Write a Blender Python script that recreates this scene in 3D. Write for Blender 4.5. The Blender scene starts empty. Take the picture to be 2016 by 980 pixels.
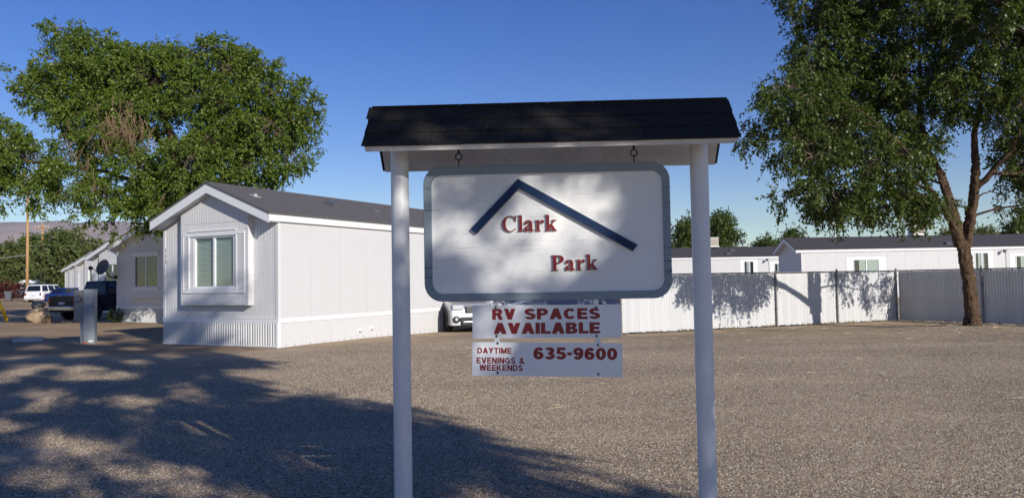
import bpy, bmesh, math, random
import numpy as np
from mathutils import Vector, Matrix
R = math.radians
SC = bpy.context.scene
COL = SC.collection
random.seed(7)
rng = np.random.default_rng(11)

# ---------------------------------------------------------------- camera, world, sun, exposure
EYE = 1.62
cd = bpy.data.cameras.new('camera'); cam = bpy.data.objects.new('camera', cd); COL.objects.link(cam)
cd.sensor_width = 36.0; cd.lens = 36.0 * 1515.0 / 2016.0
cd.clip_start = 0.05; cd.clip_end = 30000
cam.matrix_world = (Matrix.Translation((0, 0, EYE)) @ Matrix.Rotation(R(90) + math.atan(62.7 / 1515), 4, 'X')
                    @ Matrix.Rotation(-math.atan(0.0176), 4, 'Z'))
SC.camera = cam
SUN_AZ, SUN_EL = 144.0, 22.5          # azimuth clockwise from +Y, elevation
w = bpy.data.worlds.new('World'); SC.world = w; w.use_nodes = True
nt = w.node_tree; nt.nodes.clear()
sky = nt.nodes.new('ShaderNodeTexSky'); sky.sky_type = 'NISHITA'; sky.sun_disc = False
sky.sun_elevation = R(SUN_EL); sky.sun_rotation = R(SUN_AZ)
sky.altitude = 700; sky.air_density = 1.0; sky.dust_density = 0.0; sky.ozone_density = 2.2
bg = nt.nodes.new('ShaderNodeBackground'); bg.inputs['Strength'].default_value = 0.115
out = nt.nodes.new('ShaderNodeOutputWorld')
hs = nt.nodes.new('ShaderNodeHueSaturation'); hs.inputs['Saturation'].default_value = 1.38; hs.inputs['Hue'].default_value = 0.524
nt.links.new(sky.outputs[0], hs.inputs['Color']); nt.links.new(hs.outputs[0], bg.inputs['Color']); nt.links.new(bg.outputs[0], out.inputs[0])
sd = bpy.data.lights.new('sun', 'SUN'); sd.energy = 5.0; sd.angle = R(0.53); sd.color = (1.0, 0.95, 0.86)
sun = bpy.data.objects.new('sun', sd); COL.objects.link(sun)
SDIR = Vector((math.sin(R(SUN_AZ)) * math.cos(R(SUN_EL)), math.cos(R(SUN_AZ)) * math.cos(R(SUN_EL)), math.sin(R(SUN_EL))))
sun.rotation_euler = SDIR.to_track_quat('Z', 'Y').to_euler(); sun.location = (20, -25, 20)
vs = SC.view_settings; vs.view_transform = 'Standard'; vs.look = 'None'; vs.exposure = 0.0; vs.gamma = 1.0
vs.use_curve_mapping = False

# ---------------------------------------------------------------- materials
def mat(name, col, rough=0.6, var=0.0, vscale=8.0, bump=0.0, bscale=60.0, metal=0.0, spec=0.5, island=None, stretch=None, coat=0.0):
    """plain principled material; var = colour variation by noise, island = (col2) random per mesh island"""
    m = bpy.data.materials.new(name); m.use_nodes = True
    t = m.node_tree; b = t.nodes['Principled BSDF']
    b.inputs['Base Color'].default_value = (*col, 1); b.inputs['Roughness'].default_value = rough
    b.inputs['Metallic'].default_value = metal; b.inputs['Specular IOR Level'].default_value = spec
    b.inputs['Coat Weight'].default_value = coat
    tc = t.nodes.new('ShaderNodeTexCoord'); src = tc.outputs['Object']
    if stretch:
        mp = t.nodes.new('ShaderNodeMapping'); mp.inputs['Scale'].default_value = stretch
        t.links.new(src, mp.inputs['Vector']); src = mp.outputs[0]
    colsock = None
    if island:
        ge = t.nodes.new('ShaderNodeNewGeometry'); r = t.nodes.new('ShaderNodeMix'); r.data_type = 'RGBA'
        r.inputs[6].default_value = (*col, 1); r.inputs[7].default_value = (*island, 1)
        t.links.new(ge.outputs['Random Per Island'], r.inputs[0]); colsock = r.outputs[2]
    if var:
        n = t.nodes.new('ShaderNodeTexNoise'); n.inputs['Scale'].default_value = vscale; n.inputs['Detail'].default_value = 6
        n.inputs['Roughness'].default_value = 0.65
        t.links.new(src, n.inputs['Vector'])
        mr = t.nodes.new('ShaderNodeMapRange'); mr.inputs[1].default_value = 0.3; mr.inputs[2].default_value = 0.7
        mr.inputs[3].default_value = 1 - var; mr.inputs[4].default_value = 1 + var
        t.links.new(n.outputs[0], mr.inputs[0])
        mx = t.nodes.new('ShaderNodeMix'); mx.data_type = 'RGBA'; mx.blend_type = 'MULTIPLY'; mx.inputs[0].default_value = 1
        if colsock: t.links.new(colsock, mx.inputs[6])
        else: mx.inputs[6].default_value = (*col, 1)
        t.links.new(mr.outputs[0], mx.inputs[7]); colsock = mx.outputs[2]
    if colsock: t.links.new(colsock, b.inputs['Base Color'])
    if bump:
        n2 = t.nodes.new('ShaderNodeTexNoise'); n2.inputs['Scale'].default_value = bscale; n2.inputs['Detail'].default_value = 4
        t.links.new(src, n2.inputs['Vector'])
        bp = t.nodes.new('ShaderNodeBump'); bp.inputs['Strength'].default_value = bump; bp.inputs['Distance'].default_value = 0.02
        t.links.new(n2.outputs[0], bp.inputs['Height']); t.links.new(bp.outputs[0], b.inputs['Normal'])
    return m

def leaf_mat(name, c1, c2, trans=0.35):
    m = bpy.data.materials.new(name); m.use_nodes = True; t = m.node_tree; b = t.nodes['Principled BSDF']
    ge = t.nodes.new('ShaderNodeNewGeometry'); mx = t.nodes.new('ShaderNodeMix'); mx.data_type = 'RGBA'
    mx.inputs[6].default_value = (*c1, 1); mx.inputs[7].default_value = (*c2, 1)
    t.links.new(ge.outputs['Random Per Island'], mx.inputs[0])
    t.links.new(mx.outputs[2], b.inputs['Base Color']); b.inputs['Roughness'].default_value = 0.42
    b.inputs['Specular IOR Level'].default_value = 0.4
    tr = t.nodes.new('ShaderNodeBsdfTranslucent'); h = t.nodes.new('ShaderNodeMix'); h.data_type = 'RGBA'; h.blend_type = 'MULTIPLY'
    h.inputs[0].default_value = 1; h.inputs[7].default_value = (1.25, 1.35, 0.55, 1)
    t.links.new(mx.outputs[2], h.inputs[6]); t.links.new(h.outputs[2], tr.inputs['Color'])
    ms = t.nodes.new('ShaderNodeMixShader'); ms.inputs[0].default_value = trans
    t.links.new(b.outputs[0], ms.inputs[1]); t.links.new(tr.outputs[0], ms.inputs[2])
    t.links.new(ms.outputs[0], t.nodes['Material Output'].inputs[0])
    return m

def glass_mat(name, tint=(0.95, 0.97, 0.965), amount=0.07):
    m = bpy.data.materials.new(name); m.use_nodes = True; t = m.node_tree; t.nodes.remove(t.nodes['Principled BSDF'])
    tr = t.nodes.new('ShaderNodeBsdfTransparent'); tr.inputs[0].default_value = (*tint, 1)
    gl = t.nodes.new('ShaderNodeBsdfGlossy'); gl.inputs['Roughness'].default_value = 0.03
    lw = t.nodes.new('ShaderNodeLayerWeight'); lw.inputs[0].default_value = 0.5
    pw = t.nodes.new('ShaderNodeMath'); pw.operation = 'POWER'; pw.inputs[1].default_value = 4.0
    ad = t.nodes.new('ShaderNodeMath'); ad.operation = 'MULTIPLY_ADD'; ad.inputs[1].default_value = 0.9; ad.inputs[2].default_value = amount
    t.links.new(lw.outputs['Facing'], pw.inputs[0])
    ms = t.nodes.new('ShaderNodeMixShader')
    t.links.new(pw.outputs[0], ad.inputs[0]); t.links.new(ad.outputs[0], ms.inputs[0])
    t.links.new(tr.outputs[0], ms.inputs[1]); t.links.new(gl.outputs[0], ms.inputs[2])
    t.links.new(ms.outputs[0], t.nodes['Material Output'].inputs[0])
    return m

M = {}
M['post'] = mat('post_paint', (0.70, 0.70, 0.71), 0.38, 0.05, 6)
M['soffit'] = mat('soffit_paint', (0.62, 0.59, 0.56), 0.6, 0.12, 7, 0.15, 40)
M['shingle'] = mat('asphalt_shingle', (0.017, 0.015, 0.013), 0.95, 0.85, 150, 1.0, 200, island=(0.055, 0.050, 0.046), spec=0.25)
M['panelwhite'] = mat('sign_panel_paint', (0.80, 0.795, 0.785), 0.42, 0.05, 6, 0.25, 30, stretch=(1.2, 1, 30))
M['slate'] = mat('slate_trim_paint', (0.22, 0.27, 0.31), 0.42, 0.10, 10, 0.2, 30, stretch=(2, 2, 20))
M['navy'] = mat('navy_paint', (0.006, 0.026, 0.085), 0.5, 0.12, 14, spec=0.3)
M['edgegrey'] = mat('cut_edge_grey', (0.42, 0.41, 0.40), 0.6, 0.15, 20)
M['red'] = mat('red_paint', (0.21, 0.012, 0.015), 0.35, 0.15, 40)
M['vinylred'] = mat('vinyl_red', (0.25, 0.010, 0.017), 0.3)
M['alu'] = mat('white_aluminium', (0.80, 0.81, 0.83), 0.22, 0.04, 5)
M['iron'] = mat('black_iron', (0.018, 0.018, 0.02), 0.5, 0.3, 30)
M['bolt'] = mat('bolt_steel', (0.16, 0.16, 0.17), 0.4, 0.2, 50, metal=0.8)
M['crack'] = mat('crack_dark', (0.05, 0.05, 0.055), 0.9)
M['siding'] = mat('side_siding', (0.62, 0.612, 0.61), 0.55, 0.02, 1.3)
M['siding_grey'] = mat('grey_siding', (0.61, 0.60, 0.595), 0.55, 0.03, 1.5)
M['siding_front'] = mat('front_siding', (0.69, 0.68, 0.675), 0.55, 0.04, 2.0)
M['trim'] = mat('white_trim', (0.80, 0.80, 0.80), 0.45, 0.02, 3)
M['skirt'] = mat('skirt_vinyl', (0.64, 0.635, 0.632), 0.45, 0.03, 3)
M['roof_dark'] = mat('dark_home_roof_shingle', (0.06, 0.055, 0.058), 0.9, 0.28, 5, 0.6, 30, stretch=(6, 1.0, 6))
M['roof'] = mat('home_roof_shingle', (0.115, 0.105, 0.105), 0.9, 0.28, 5, 0.6, 30, stretch=(6, 1.0, 6))
M['blind'] = mat('blind_slats', (0.52, 0.60, 0.55), 0.6)
M['dark_in'] = mat('painted_dark', (0.012, 0.014, 0.015), 0.9)  # near-black colour stands for unlit rooms behind glass; also the shed wall
M['curtain'] = mat('curtain_cloth', (0.46, 0.50, 0.47), 0.9, 0.1, 8)
M['glass'] = glass_mat('window_glass')
M['galv'] = mat('galvanised_steel', (0.22, 0.22, 0.23), 0.5, 0.15, 30, metal=0.6)
M['slat'] = mat('fence_slat', (0.72, 0.72, 0.725), 0.5, island=(0.65, 0.655, 0.66))
M['wire'] = mat('fence_wire', (0.40, 0.40, 0.405), 0.5, metal=0.4)
M['bark'] = mat('elm_bark', (0.085, 0.050, 0.027), 0.95, 0.9, 7, 1.0, 14, stretch=(3, 3, 0.7))
M['twig'] = mat('twig_bark', (0.16, 0.12, 0.08), 0.9, 0.3, 5)
M['dead'] = mat('dead_twigs', (0.20, 0.13, 0.075), 0.95, 0.3, 6)
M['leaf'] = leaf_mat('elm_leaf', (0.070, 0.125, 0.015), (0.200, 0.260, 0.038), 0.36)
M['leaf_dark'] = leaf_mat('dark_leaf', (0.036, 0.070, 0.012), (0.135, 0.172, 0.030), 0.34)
M['leaf_far'] = leaf_mat('far_leaf', (0.070, 0.105, 0.024), (0.155, 0.175, 0.052), 0.25)
M['leaf_red'] = leaf_mat('red_leaf', (0.075, 0.018, 0.016), (0.12, 0.03, 0.02), 0.2)
M['leaf_yellow'] = leaf_mat('yellow_leaf', (0.14, 0.13, 0.02), (0.20, 0.17, 0.03), 0.3)
M['pole'] = mat('pole_wood', (0.46, 0.27, 0.12), 0.85, 0.25, 3, stretch=(8, 8, 0.5))
M['rock'] = mat('tan_rock', (0.36, 0.26, 0.165), 0.9, 0.45, 2.2, 0.8, 6)
M['rock_grey'] = mat('grey_rock', (0.20, 0.185, 0.165), 0.9, 0.4, 2.5, 0.8, 6)
M['concrete'] = mat('concrete', (0.42, 0.42, 0.41), 0.85, 0.15, 6, 0.3, 40)
M['box'] = mat('meter_grey', (0.24, 0.26, 0.285), 0.45, 0.06, 6)
M['yellow'] = mat('yellow_plastic', (0.75, 0.50, 0.02), 0.5, 0.1, 6)
M['orange'] = mat('orange_mark', (0.55, 0.12, 0.04), 0.6)
M['asphalt'] = mat('asphalt', (0.14, 0.14, 0.145), 0.9, 0.15, 1)
M['tyre'] = mat('tyre_rubber', (0.014, 0.014, 0.015), 0.75)
M['rim'] = mat('wheel_alloy', (0.45, 0.46, 0.48), 0.3, metal=0.8)
M['carglass'] = mat('car_glass', (0.010, 0.013, 0.016), 0.06, spec=0.7)
M['chrome'] = mat('chrome', (0.62, 0.63, 0.65), 0.18, metal=1.0)
M['black'] = mat('black_plastic', (0.012, 0.012, 0.013), 0.5)
M['tail'] = mat('tail_lamp', (0.14, 0.006, 0.008), 0.2)
M['lamp'] = mat('head_lamp', (0.55, 0.57, 0.60), 0.12)
M['plate'] = mat('number_plate', (0.55, 0.58, 0.62), 0.4)
M['white_car'] = mat('white_car_paint', (0.78, 0.78, 0.79), 0.22, coat=0.6)
M['silver_car'] = mat('silver_car_paint', (0.50, 0.50, 0.51), 0.28, metal=0.5, coat=0.6)
M['blue_car'] = mat('blue_car_paint', (0.006, 0.026, 0.15), 0.25, coat=0.8)
M['navy_truck'] = mat('navy_truck_paint', (0.005, 0.008, 0.020), 0.35, spec=0.25, coat=0.1)
M['slate_car'] = mat('slate_blue_car_paint', (0.22, 0.27, 0.36), 0.25, metal=0.3, coat=0.6)
M['black_car'] = mat('black_car_paint', (0.010, 0.010, 0.012), 0.2, coat=0.8)
M['bin'] = mat('grey_bin_plastic', (0.10, 0.105, 0.115), 0.6)
M['cooler'] = mat('cooler_beige', (0.52, 0.46, 0.38), 0.6, 0.08, 5)
M['wood'] = mat('yellow_wood', (0.45, 0.26, 0.10), 0.8, 0.2, 6)
M['straw'] = mat('straw', (0.50, 0.40, 0.26), 0.9, 0.3, 8)
M['weed'] = leaf_mat('dry_weed', (0.16, 0.14, 0.05), (0.34, 0.27, 0.13), 0.25)
M['pot'] = mat('black_pot', (0.02, 0.02, 0.02), 0.6)
M['cable'] = mat('cable_black', (0.06, 0.06, 0.065), 0.6)
M['cable_pale'] = mat('cable_pale', (0.45, 0.45, 0.45), 0.5)
M['hill'] = mat('dry_hills', (0.30, 0.225, 0.20), 0.95, 0.22, 0.004, 0, 1)

# ---------------------------------------------------------------- mesh helpers
class MB:
    def __init__(s): s.v = []; s.f = []; s.m = []; s.o = (0, 0, 0)
    def add(s, vs_, fs, mi=0, T=None):
        n = len(s.v)
        s.v += [tuple(T @ Vector(p)) if T else tuple(p) for p in vs_]
        s.f += [tuple(i + n for i in f) for f in fs]; s.m += [mi] * len(fs)
    def box(s, a, b, mi=0, T=None):
        x0, y0, z0 = a; x1, y1, z1 = b
        s.add([(x0, y0, z0), (x1, y0, z0), (x1, y1, z0), (x0, y1, z0), (x0, y0, z1), (x1, y0, z1), (x1, y1, z1), (x0, y1, z1)],
              [(0, 3, 2, 1), (4, 5, 6, 7), (0, 1, 5, 4), (1, 2, 6, 5), (2, 3, 7, 6), (3, 0, 4, 7)], mi, T)
    def hexa(s, p, mi=0):      # 8 points: bottom loop 4, top loop 4
        s.add(p, [(0, 3, 2, 1), (4, 5, 6, 7), (0, 1, 5, 4), (1, 2, 6, 5), (2, 3, 7, 6), (3, 0, 4, 7)], mi)
    def prism(s, poly, a, b, axis='y', mi=0, T=None):
        n = len(poly)
        def P(u, v, d): return (u, d, v) if axis == 'y' else ((d, u, v) if axis == 'x' else (u, v, d))
        vs_ = [P(u, v, a) for u, v in poly] + [P(u, v, b) for u, v in poly]
        fs = [tuple(range(n)), tuple(range(2 * n - 1, n - 1, -1))] + [(i, i + n, (i + 1) % n + n, (i + 1) % n) for i in range(n)]
        s.add(vs_, fs, mi, T)
    def tube(s, path, rad, n=8, mi=0, cap=True):
        P = [Vector(p) for p in path]; base = len(s.v); prev = None
        if not hasattr(rad, '__len__'): rad = [rad] * len(P)
        for i, p in enumerate(P):
            d = (P[min(i + 1, len(P) - 1)] - P[max(i - 1, 0)]).normalized()
            if prev is None: a = d.orthogonal().normalized()
            else: a = (prev - d * prev.dot(d)); a = a.normalized() if a.length > 1e-6 else d.orthogonal().normalized()
            prev = a; b = d.cross(a)
            for k in range(n):
                t = 2 * math.pi * k / n
                s.v.append(tuple(p + (a * math.cos(t) + b * math.sin(t)) * rad[i]))
        for i in range(len(P) - 1):
            for k in range(n):
                k2 = (k + 1) % n
                s.f.append((base + i * n + k, base + i * n + k2, base + (i + 1) * n + k2, base + (i + 1) * n + k)); s.m.append(mi)
        if cap:
            s.f.append(tuple(base + k for k in range(n - 1, -1, -1))); s.m.append(mi)
            e = base + (len(P) - 1) * n; s.f.append(tuple(e + k for k in range(n))); s.m.append(mi)
    def rough_tube(s, path, rad, n=26, amp=.12, seed=0):
        P = [Vector(p) for p in path]; base = len(s.v); prev = None; rg_ = random.Random(seed); ph = [rg_.uniform(0, 6.28) for _ in range(8)]
        for i, p in enumerate(P):
            d = (P[min(i + 1, len(P) - 1)] - P[max(i - 1, 0)]).normalized()
            if prev is None: a = d.orthogonal().normalized()
            else: a = (prev - d * prev.dot(d)).normalized()
            prev = a; b = d.cross(a); z = p.z
            for k in range(n):
                t_ = 2 * math.pi * k / n
                r1 = math.sin(7 * t_ + 2.1 * math.sin(z * 2.3 + ph[0]) + ph[1]); r2 = math.sin(11 * t_ - 1.7 * math.sin(z * 3.1 + ph[2]) + ph[3]); r3 = math.sin(3 * t_ + z * .8 + ph[4])
                q = 1 + amp * (.55 * (1 - 2 * abs(r1) ** .7) + .45 * (1 - 2 * abs(r2) ** .7) + .5 * r3) + amp * .25 * math.sin(z * 17 + 5 * t_ + ph[5]) + amp * rg_.uniform(-.25, .25)
                s.v.append(tuple(p + (a * math.cos(t_) + b * math.sin(t_)) * rad[i] * q))
        for i in range(len(P) - 1):
            for k in range(n):
                k2 = (k + 1) % n
                s.f.append((base + i * n + k, base + i * n + k2, base + (i + 1) * n + k2, base + (i + 1) * n + k)); s.m.append(0)
    def lathe(s, prof, n=24, T=None, mi=0):   # prof (r,z) about z
        vs_ = []
        for r, z in prof:
            for k in range(n):
                t = 2 * math.pi * k / n; vs_.append((r * math.cos(t), r * math.sin(t), z))
        fs = []
        for i in range(len(prof) - 1):
            for k in range(n): fs.append((i * n + k, i * n + (k + 1) % n, (i + 1) * n + (k + 1) % n, (i + 1) * n + k))
        fs.append(tuple(range(n - 1, -1, -1))); e = (len(prof) - 1) * n; fs.append(tuple(range(e, e + n)))
        s.add(vs_, fs, mi, T)
    def build(s, name, mats, parent=None, smooth=False, bevel=0.0, tag_=None, o=None):
        o = o or s.o
        me = bpy.data.meshes.new(name)
        me.from_pydata([(a - o[0], b - o[1], c - o[2]) for a, b, c in s.v], [], s.f)
        ms = mats if isinstance(mats, (list, tuple)) else [mats]
        for m_ in ms: me.materials.append(m_)
        if len(ms) > 1: me.polygons.foreach_set('material_index', s.m)
        bm = bmesh.new(); bm.from_mesh(me)
        bmesh.ops.recalc_face_normals(bm, faces=bm.faces)
        if bevel: bmesh.ops.bevel(bm, geom=list(bm.edges), offset=bevel, segments=2, profile=0.6, affect='EDGES', clamp_overlap=True)
        bm.to_mesh(me); bm.free()
        if smooth:
            me.polygons.foreach_set('use_smooth', [True] * len(me.polygons))
        me.update()
        ob = bpy.data.objects.new(name, me); COL.objects.link(ob)
        if parent: ob.parent = parent
        return ob

def tag(o, label=None, cat=None, group=None, kind=None):
    if label: o['label'] = label
    if cat: o['category'] = cat
    if group: o['group'] = group
    if kind: o['kind'] = kind
    return o
def thing(name, loc, rz, label, cat, group=None):
    o = bpy.data.objects.new(name, None); COL.objects.link(o); o.empty_display_size = 0.2
    o.location = loc; o.rotation_euler = (0, 0, rz); return tag(o, label, cat, group)
def copy_tree(src, loc, rz, label, scale=1.0):
    r = src.copy(); COL.objects.link(r); r.location = loc; r.rotation_euler = (0, 0, rz); r['label'] = label; r.scale = (scale,) * 3
    for ch in list(src.children):
        c = ch.copy(); COL.objects.link(c); c.parent = r
        for g in list(ch.children):
            d = g.copy(); COL.objects.link(d); d.parent = c
    return r
def dup(ob, parent, loc=(0, 0, 0)):
    c = ob.copy(); COL.objects.link(c); c.parent = parent; c.location = loc; return c
def smooth_angle(ob, ang=40):
    me = ob.data; me.polygons.foreach_set('use_smooth', [True] * len(me.polygons))
    try: me.set_sharp_from_angle(angle=R(ang))
    except Exception: pass
    return ob

# ---------------------------------------------------------------- ground
def gz(x, y):
    z = min(0.35, 0.007 * max(0.0, -x - 9.0)) * min(1.0, max(0.0, (y - 8) / 14.0))
    z -= 0.11 * math.exp(-((x + 1.6) ** 2 + (y - 26.8) ** 2) / 9.0)
    z += 0.15 * math.exp(-((x - 12.9) ** 2 + (y - 21.7) ** 2) / 2.6)
    return z
def wob(x, y): return 0.010 * math.sin(x * 1.7 + 1.3 * math.sin(y * .9)) * math.sin(y * 1.3 + x * .4) if -30 < x < 24 and 1 < y < 46 else 0.0
def axis(lo, hi, step, far):
    inner = list(np.arange(lo, hi + 1e-6, step)); d = step; a = []; p = lo
    while p > -far: d *= 1.6; p -= d; a.append(p)
    b = []; d = step; p = hi
    while p < far: d *= 1.6; p += d; b.append(p)
    return a[::-1] + inner + b
xs = axis(-30, 24, 0.5, 4000); ys = axis(-8, 46, 0.5, 4000)
gv = []
for y in ys:
    for x in xs:
        h = gz(x, y)
        gv.append((x, y, h + wob(x, y)))
nx = len(xs)
gf = [(j * nx + i, j * nx + i + 1, (j + 1) * nx + i + 1, (j + 1) * nx + i) for j in range(len(ys) - 1) for i in range(nx - 1)]
gm = bpy.data.materials.new('gravel_ground'); gm.use_nodes = True
t = gm.node_tree; b = t.nodes['Principled BSDF']; b.inputs['Roughness'].default_value = 0.95; b.inputs['Specular IOR Level'].default_value = 0.2
tc = t.nodes.new('ShaderNodeTexCoord')
def vor(scale, feat='F1'):
    v = t.nodes.new('ShaderNodeTexVoronoi'); v.inputs['Scale'].default_value = scale; v.feature = feat
    t.links.new(tc.outputs['Object'], v.inputs['Vector']); return v
def noi(scale, det=5):
    v = t.nodes.new('ShaderNodeTexNoise'); v.inputs['Scale'].default_value = scale; v.inputs['Detail'].default_value = det
    t.links.new(tc.outputs['Object'], v.inputs['Vector']); return v
def ramp(src, pts):
    r = t.nodes.new('ShaderNodeValToRGB'); e = r.color_ramp.elements
    while len(e) < len(pts): e.new(0.5)
    for i, (p, c) in enumerate(pts): e[i].position = p; e[i].color = (*c, 1)
    t.links.new(src, r.inputs[0]); return r.outputs[0]
def mixc(f, a, b_, mode='MIX'):
    m = t.nodes.new('ShaderNodeMix'); m.data_type = 'RGBA'; m.blend_type = mode
    for k, s_ in ((0, f), (6, a), (7, b_)):
        if isinstance(s_, (int, float)): m.inputs[k].default_value = s_
        elif isinstance(s_, tuple): m.inputs[k].default_value = (*s_, 1)
        else: t.links.new(s_, m.inputs[k])
    return m.outputs[2]
v1 = vor(62); v2 = vor(24)
sep = t.nodes.new('ShaderNodeSeparateColor'); t.links.new(v1.outputs['Color'], sep.inputs[0])
sep2 = t.nodes.new('ShaderNodeSeparateColor'); t.links.new(v2.outputs['Color'], sep2.inputs[0])
stones = ramp(sep.outputs[0], [(0.0, (0.09, 0.066, 0.045)), (0.35, (0.40, 0.31, 0.21)), (0.75, (0.56, 0.445, 0.315)), (1.0, (0.80, 0.69, 0.54))])
stones2 = ramp(sep2.outputs[1], [(0.0, (0.25, 0.19, 0.125)), (0.6, (0.48, 0.375, 0.26)), (1.0, (0.63, 0.52, 0.385))])
c = mixc(0.35, stones, stones2)
dirt = ramp(noi(2.2, 8).outputs[0], [(0.3, (0.37, 0.275, 0.17)), (0.7, (0.55, 0.42, 0.275))])
# bare dirt: towards the fence corner and past the homes, broken up by noise
sx = t.nodes.new('ShaderNodeSeparateXYZ'); t.links.new(tc.outputs['Object'], sx.inputs[0])
mr = t.nodes.new('ShaderNodeMapRange'); mr.inputs[1].default_value = 17.0; mr.inputs[2].default_value = 25.0
t.links.new(sx.outputs[1], mr.inputs[0])
nb = noi(0.55, 6); ad = t.nodes.new('ShaderNodeMath'); ad.operation = 'MULTIPLY'
mr2 = t.nodes.new('ShaderNodeMapRange'); mr2.inputs[1].default_value = 0.30; mr2.inputs[2].default_value = 0.62
t.links.new(nb.outputs[0], mr2.inputs[0]); t.links.new(mr.outputs[0], ad.inputs[0]); t.links.new(mr2.outputs[0], ad.inputs[1])
c = mixc(ad.outputs[0], c, dirt)
dt = t.nodes.new('ShaderNodeVectorMath'); dt.operation = 'DOT_PRODUCT'; dt.inputs[1].default_value = (.884, -.467, 0); t.links.new(tc.outputs['Object'], dt.inputs[0])
wn = t.nodes.new('ShaderNodeMath'); wn.operation = 'MULTIPLY_ADD'; wn.inputs[1].default_value = .35; t.links.new(noi(1.6, 5).outputs[0], wn.inputs[0]); t.links.new(dt.outputs['Value'], wn.inputs[2])
mb_ = t.nodes.new('ShaderNodeMapRange'); mb_.inputs[1].default_value = -14.74 + .42; mb_.inputs[2].default_value = -14.74 + .20; t.links.new(wn.outputs[0], mb_.inputs[0])
gtn = t.nodes.new('ShaderNodeMath'); gtn.operation = 'GREATER_THAN'; gtn.inputs[1].default_value = 18.5; t.links.new(sx.outputs[1], gtn.inputs[0])
ms_ = t.nodes.new('ShaderNodeMath'); ms_.operation = 'MULTIPLY'; t.links.new(mb_.outputs[0], ms_.inputs[0]); t.links.new(gtn.outputs[0], ms_.inputs[1])
soil = mixc(0.5, (0.33, 0.215, 0.12), dirt)
mse = t.nodes.new('ShaderNodeMath'); mse.operation = 'MULTIPLY'; mse.inputs[1].default_value = .8; t.links.new(ms_.outputs[0], mse.inputs[0])
c = mixc(mse.outputs[0], c, soil)
tone = ramp(noi(0.35, 6).outputs[0], [(0.3, (0.74, 0.72, 0.71)), (0.7, (1.12, 1.10, 1.06))])
c = mixc(1.0, c, tone, 'MULTIPLY')
mpg = t.nodes.new('ShaderNodeMapping'); mpg.inputs['Scale'].default_value = (.16, 1.1, 1); mpg.inputs['Rotation'].default_value = (0, 0, R(-12)); t.links.new(tc.outputs['Object'], mpg.inputs[0])
ns = noi(1.0, 5); t.links.new(mpg.outputs[0], ns.inputs['Vector'])
c = mixc(1.0, c, ramp(ns.outputs[0], [(0.32, (0.80, 0.79, 0.80)), (0.68, (1.12, 1.10, 1.06))]), 'MULTIPLY')
t.links.new(c, b.inputs['Base Color'])
bp = t.nodes.new('ShaderNodeBump'); bp.inputs['Strength'].default_value = 0.35; bp.inputs['Distance'].default_value = 0.012
t.links.new(v1.outputs['Distance'], bp.inputs['Height']); bp.invert = True
bp2 = t.nodes.new('ShaderNodeBump'); bp2.inputs['Strength'].default_value = 0.3; bp2.inputs['Distance'].default_value = 0.04
t.links.new(noi(6, 6).outputs[0], bp2.inputs['Height']); t.links.new(bp.outputs[0], bp2.inputs['Normal'])
t.links.new(bp2.outputs[0], b.inputs['Normal'])
g = MB(); g.v = gv; g.f = gf; g.m = [0] * len(gf)
ground = g.build('ground', gm); tag(ground, kind='structure'); ground.data.polygons.foreach_set('use_smooth', [True] * len(gf))

# loose stones on the near gravel (one object, geometry nodes)
pm = bpy.data.materials.new('pebbles'); pm.use_nodes = True; tt = pm.node_tree; pb = tt.nodes['Principled BSDF']; pb.inputs['Roughness'].default_value = 0.9
pb.inputs['Specular IOR Level'].default_value = 0.25
oi = tt.nodes.new('ShaderNodeObjectInfo'); cr = tt.nodes.new('ShaderNodeValToRGB'); e = cr.color_ramp.elements
for p, cc in ((0.25, (0.245, 0.185, 0.125)), (0.70, (0.43, 0.335, 0.23)), (0.92, (0.60, 0.505, 0.385))): 
    k = e.new(p); k.color = (*cc, 1)
e[0].color = (0.07, 0.056, 0.044, 1); e[-1].color = (0.70, 0.66, 0.60, 1)
tt.links.new(oi.outputs['Random'], cr.inputs[0]); tt.links.new(cr.outputs[0], pb.inputs['Base Color'])
gb = MB()
for (xa, xb, ya, yb) in ((-4.5, 6.0, 4.0, 8.0), (-7, 9, 8.0, 13.0)):
    for X0 in np.arange(xa, xb, .5):
        for Y0 in np.arange(ya, yb, .5):
            c4 = [(X0, Y0), (X0 + .5, Y0), (X0 + .5, Y0 + .5), (X0, Y0 + .5)]
            gb.add([(x, y, gz(x, y) + wob(x, y) + .001) for x, y in c4], [(0, 1, 2, 3)])
for X0 in np.arange(-10, 15, .5):
    for Y0 in np.arange(13, 22, .5):
        if X0 < -3.2 - .55 * (Y0 - 13) + 1.6 and Y0 > 18: continue
        c4 = [(X0, Y0), (X0 + .5, Y0), (X0 + .5, Y0 + .5), (X0, Y0 + .5)]
        gb.add([(x, y, gz(x, y) + wob(x, y) + .001) for x, y in c4], [(0, 1, 2, 3)])
gravel = gb.build('gravel', pm); tag(gravel, 'loose tan and grey gravel stones scattered over the near yard', 'gravel', kind='stuff')
ng = bpy.data.node_groups.new('gravel_scatter', 'GeometryNodeTree')
ng.interface.new_socket('Geometry', in_out='INPUT', socket_type='NodeSocketGeometry')
ng.interface.new_socket('Geometry', in_out='OUTPUT', socket_type='NodeSocketGeometry')
N = ng.nodes.new; L = ng.links.new
gi = N('NodeGroupInput'); go = N('NodeGroupOutput'); dp = N('GeometryNodeDistributePointsOnFaces'); 
pos = N('GeometryNodeInputPosition'); sxyz = N('ShaderNodeSeparateXYZ'); dmr = N('ShaderNodeMapRange')
L(pos.outputs[0], sxyz.inputs[0]); L(sxyz.outputs[1], dmr.inputs[0]); dmr.inputs[1].default_value = 8; dmr.inputs[2].default_value = 21; dmr.inputs[3].default_value = 2300; dmr.inputs[4].default_value = 150
L(dmr.outputs[0], dp.inputs['Density'])
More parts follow.
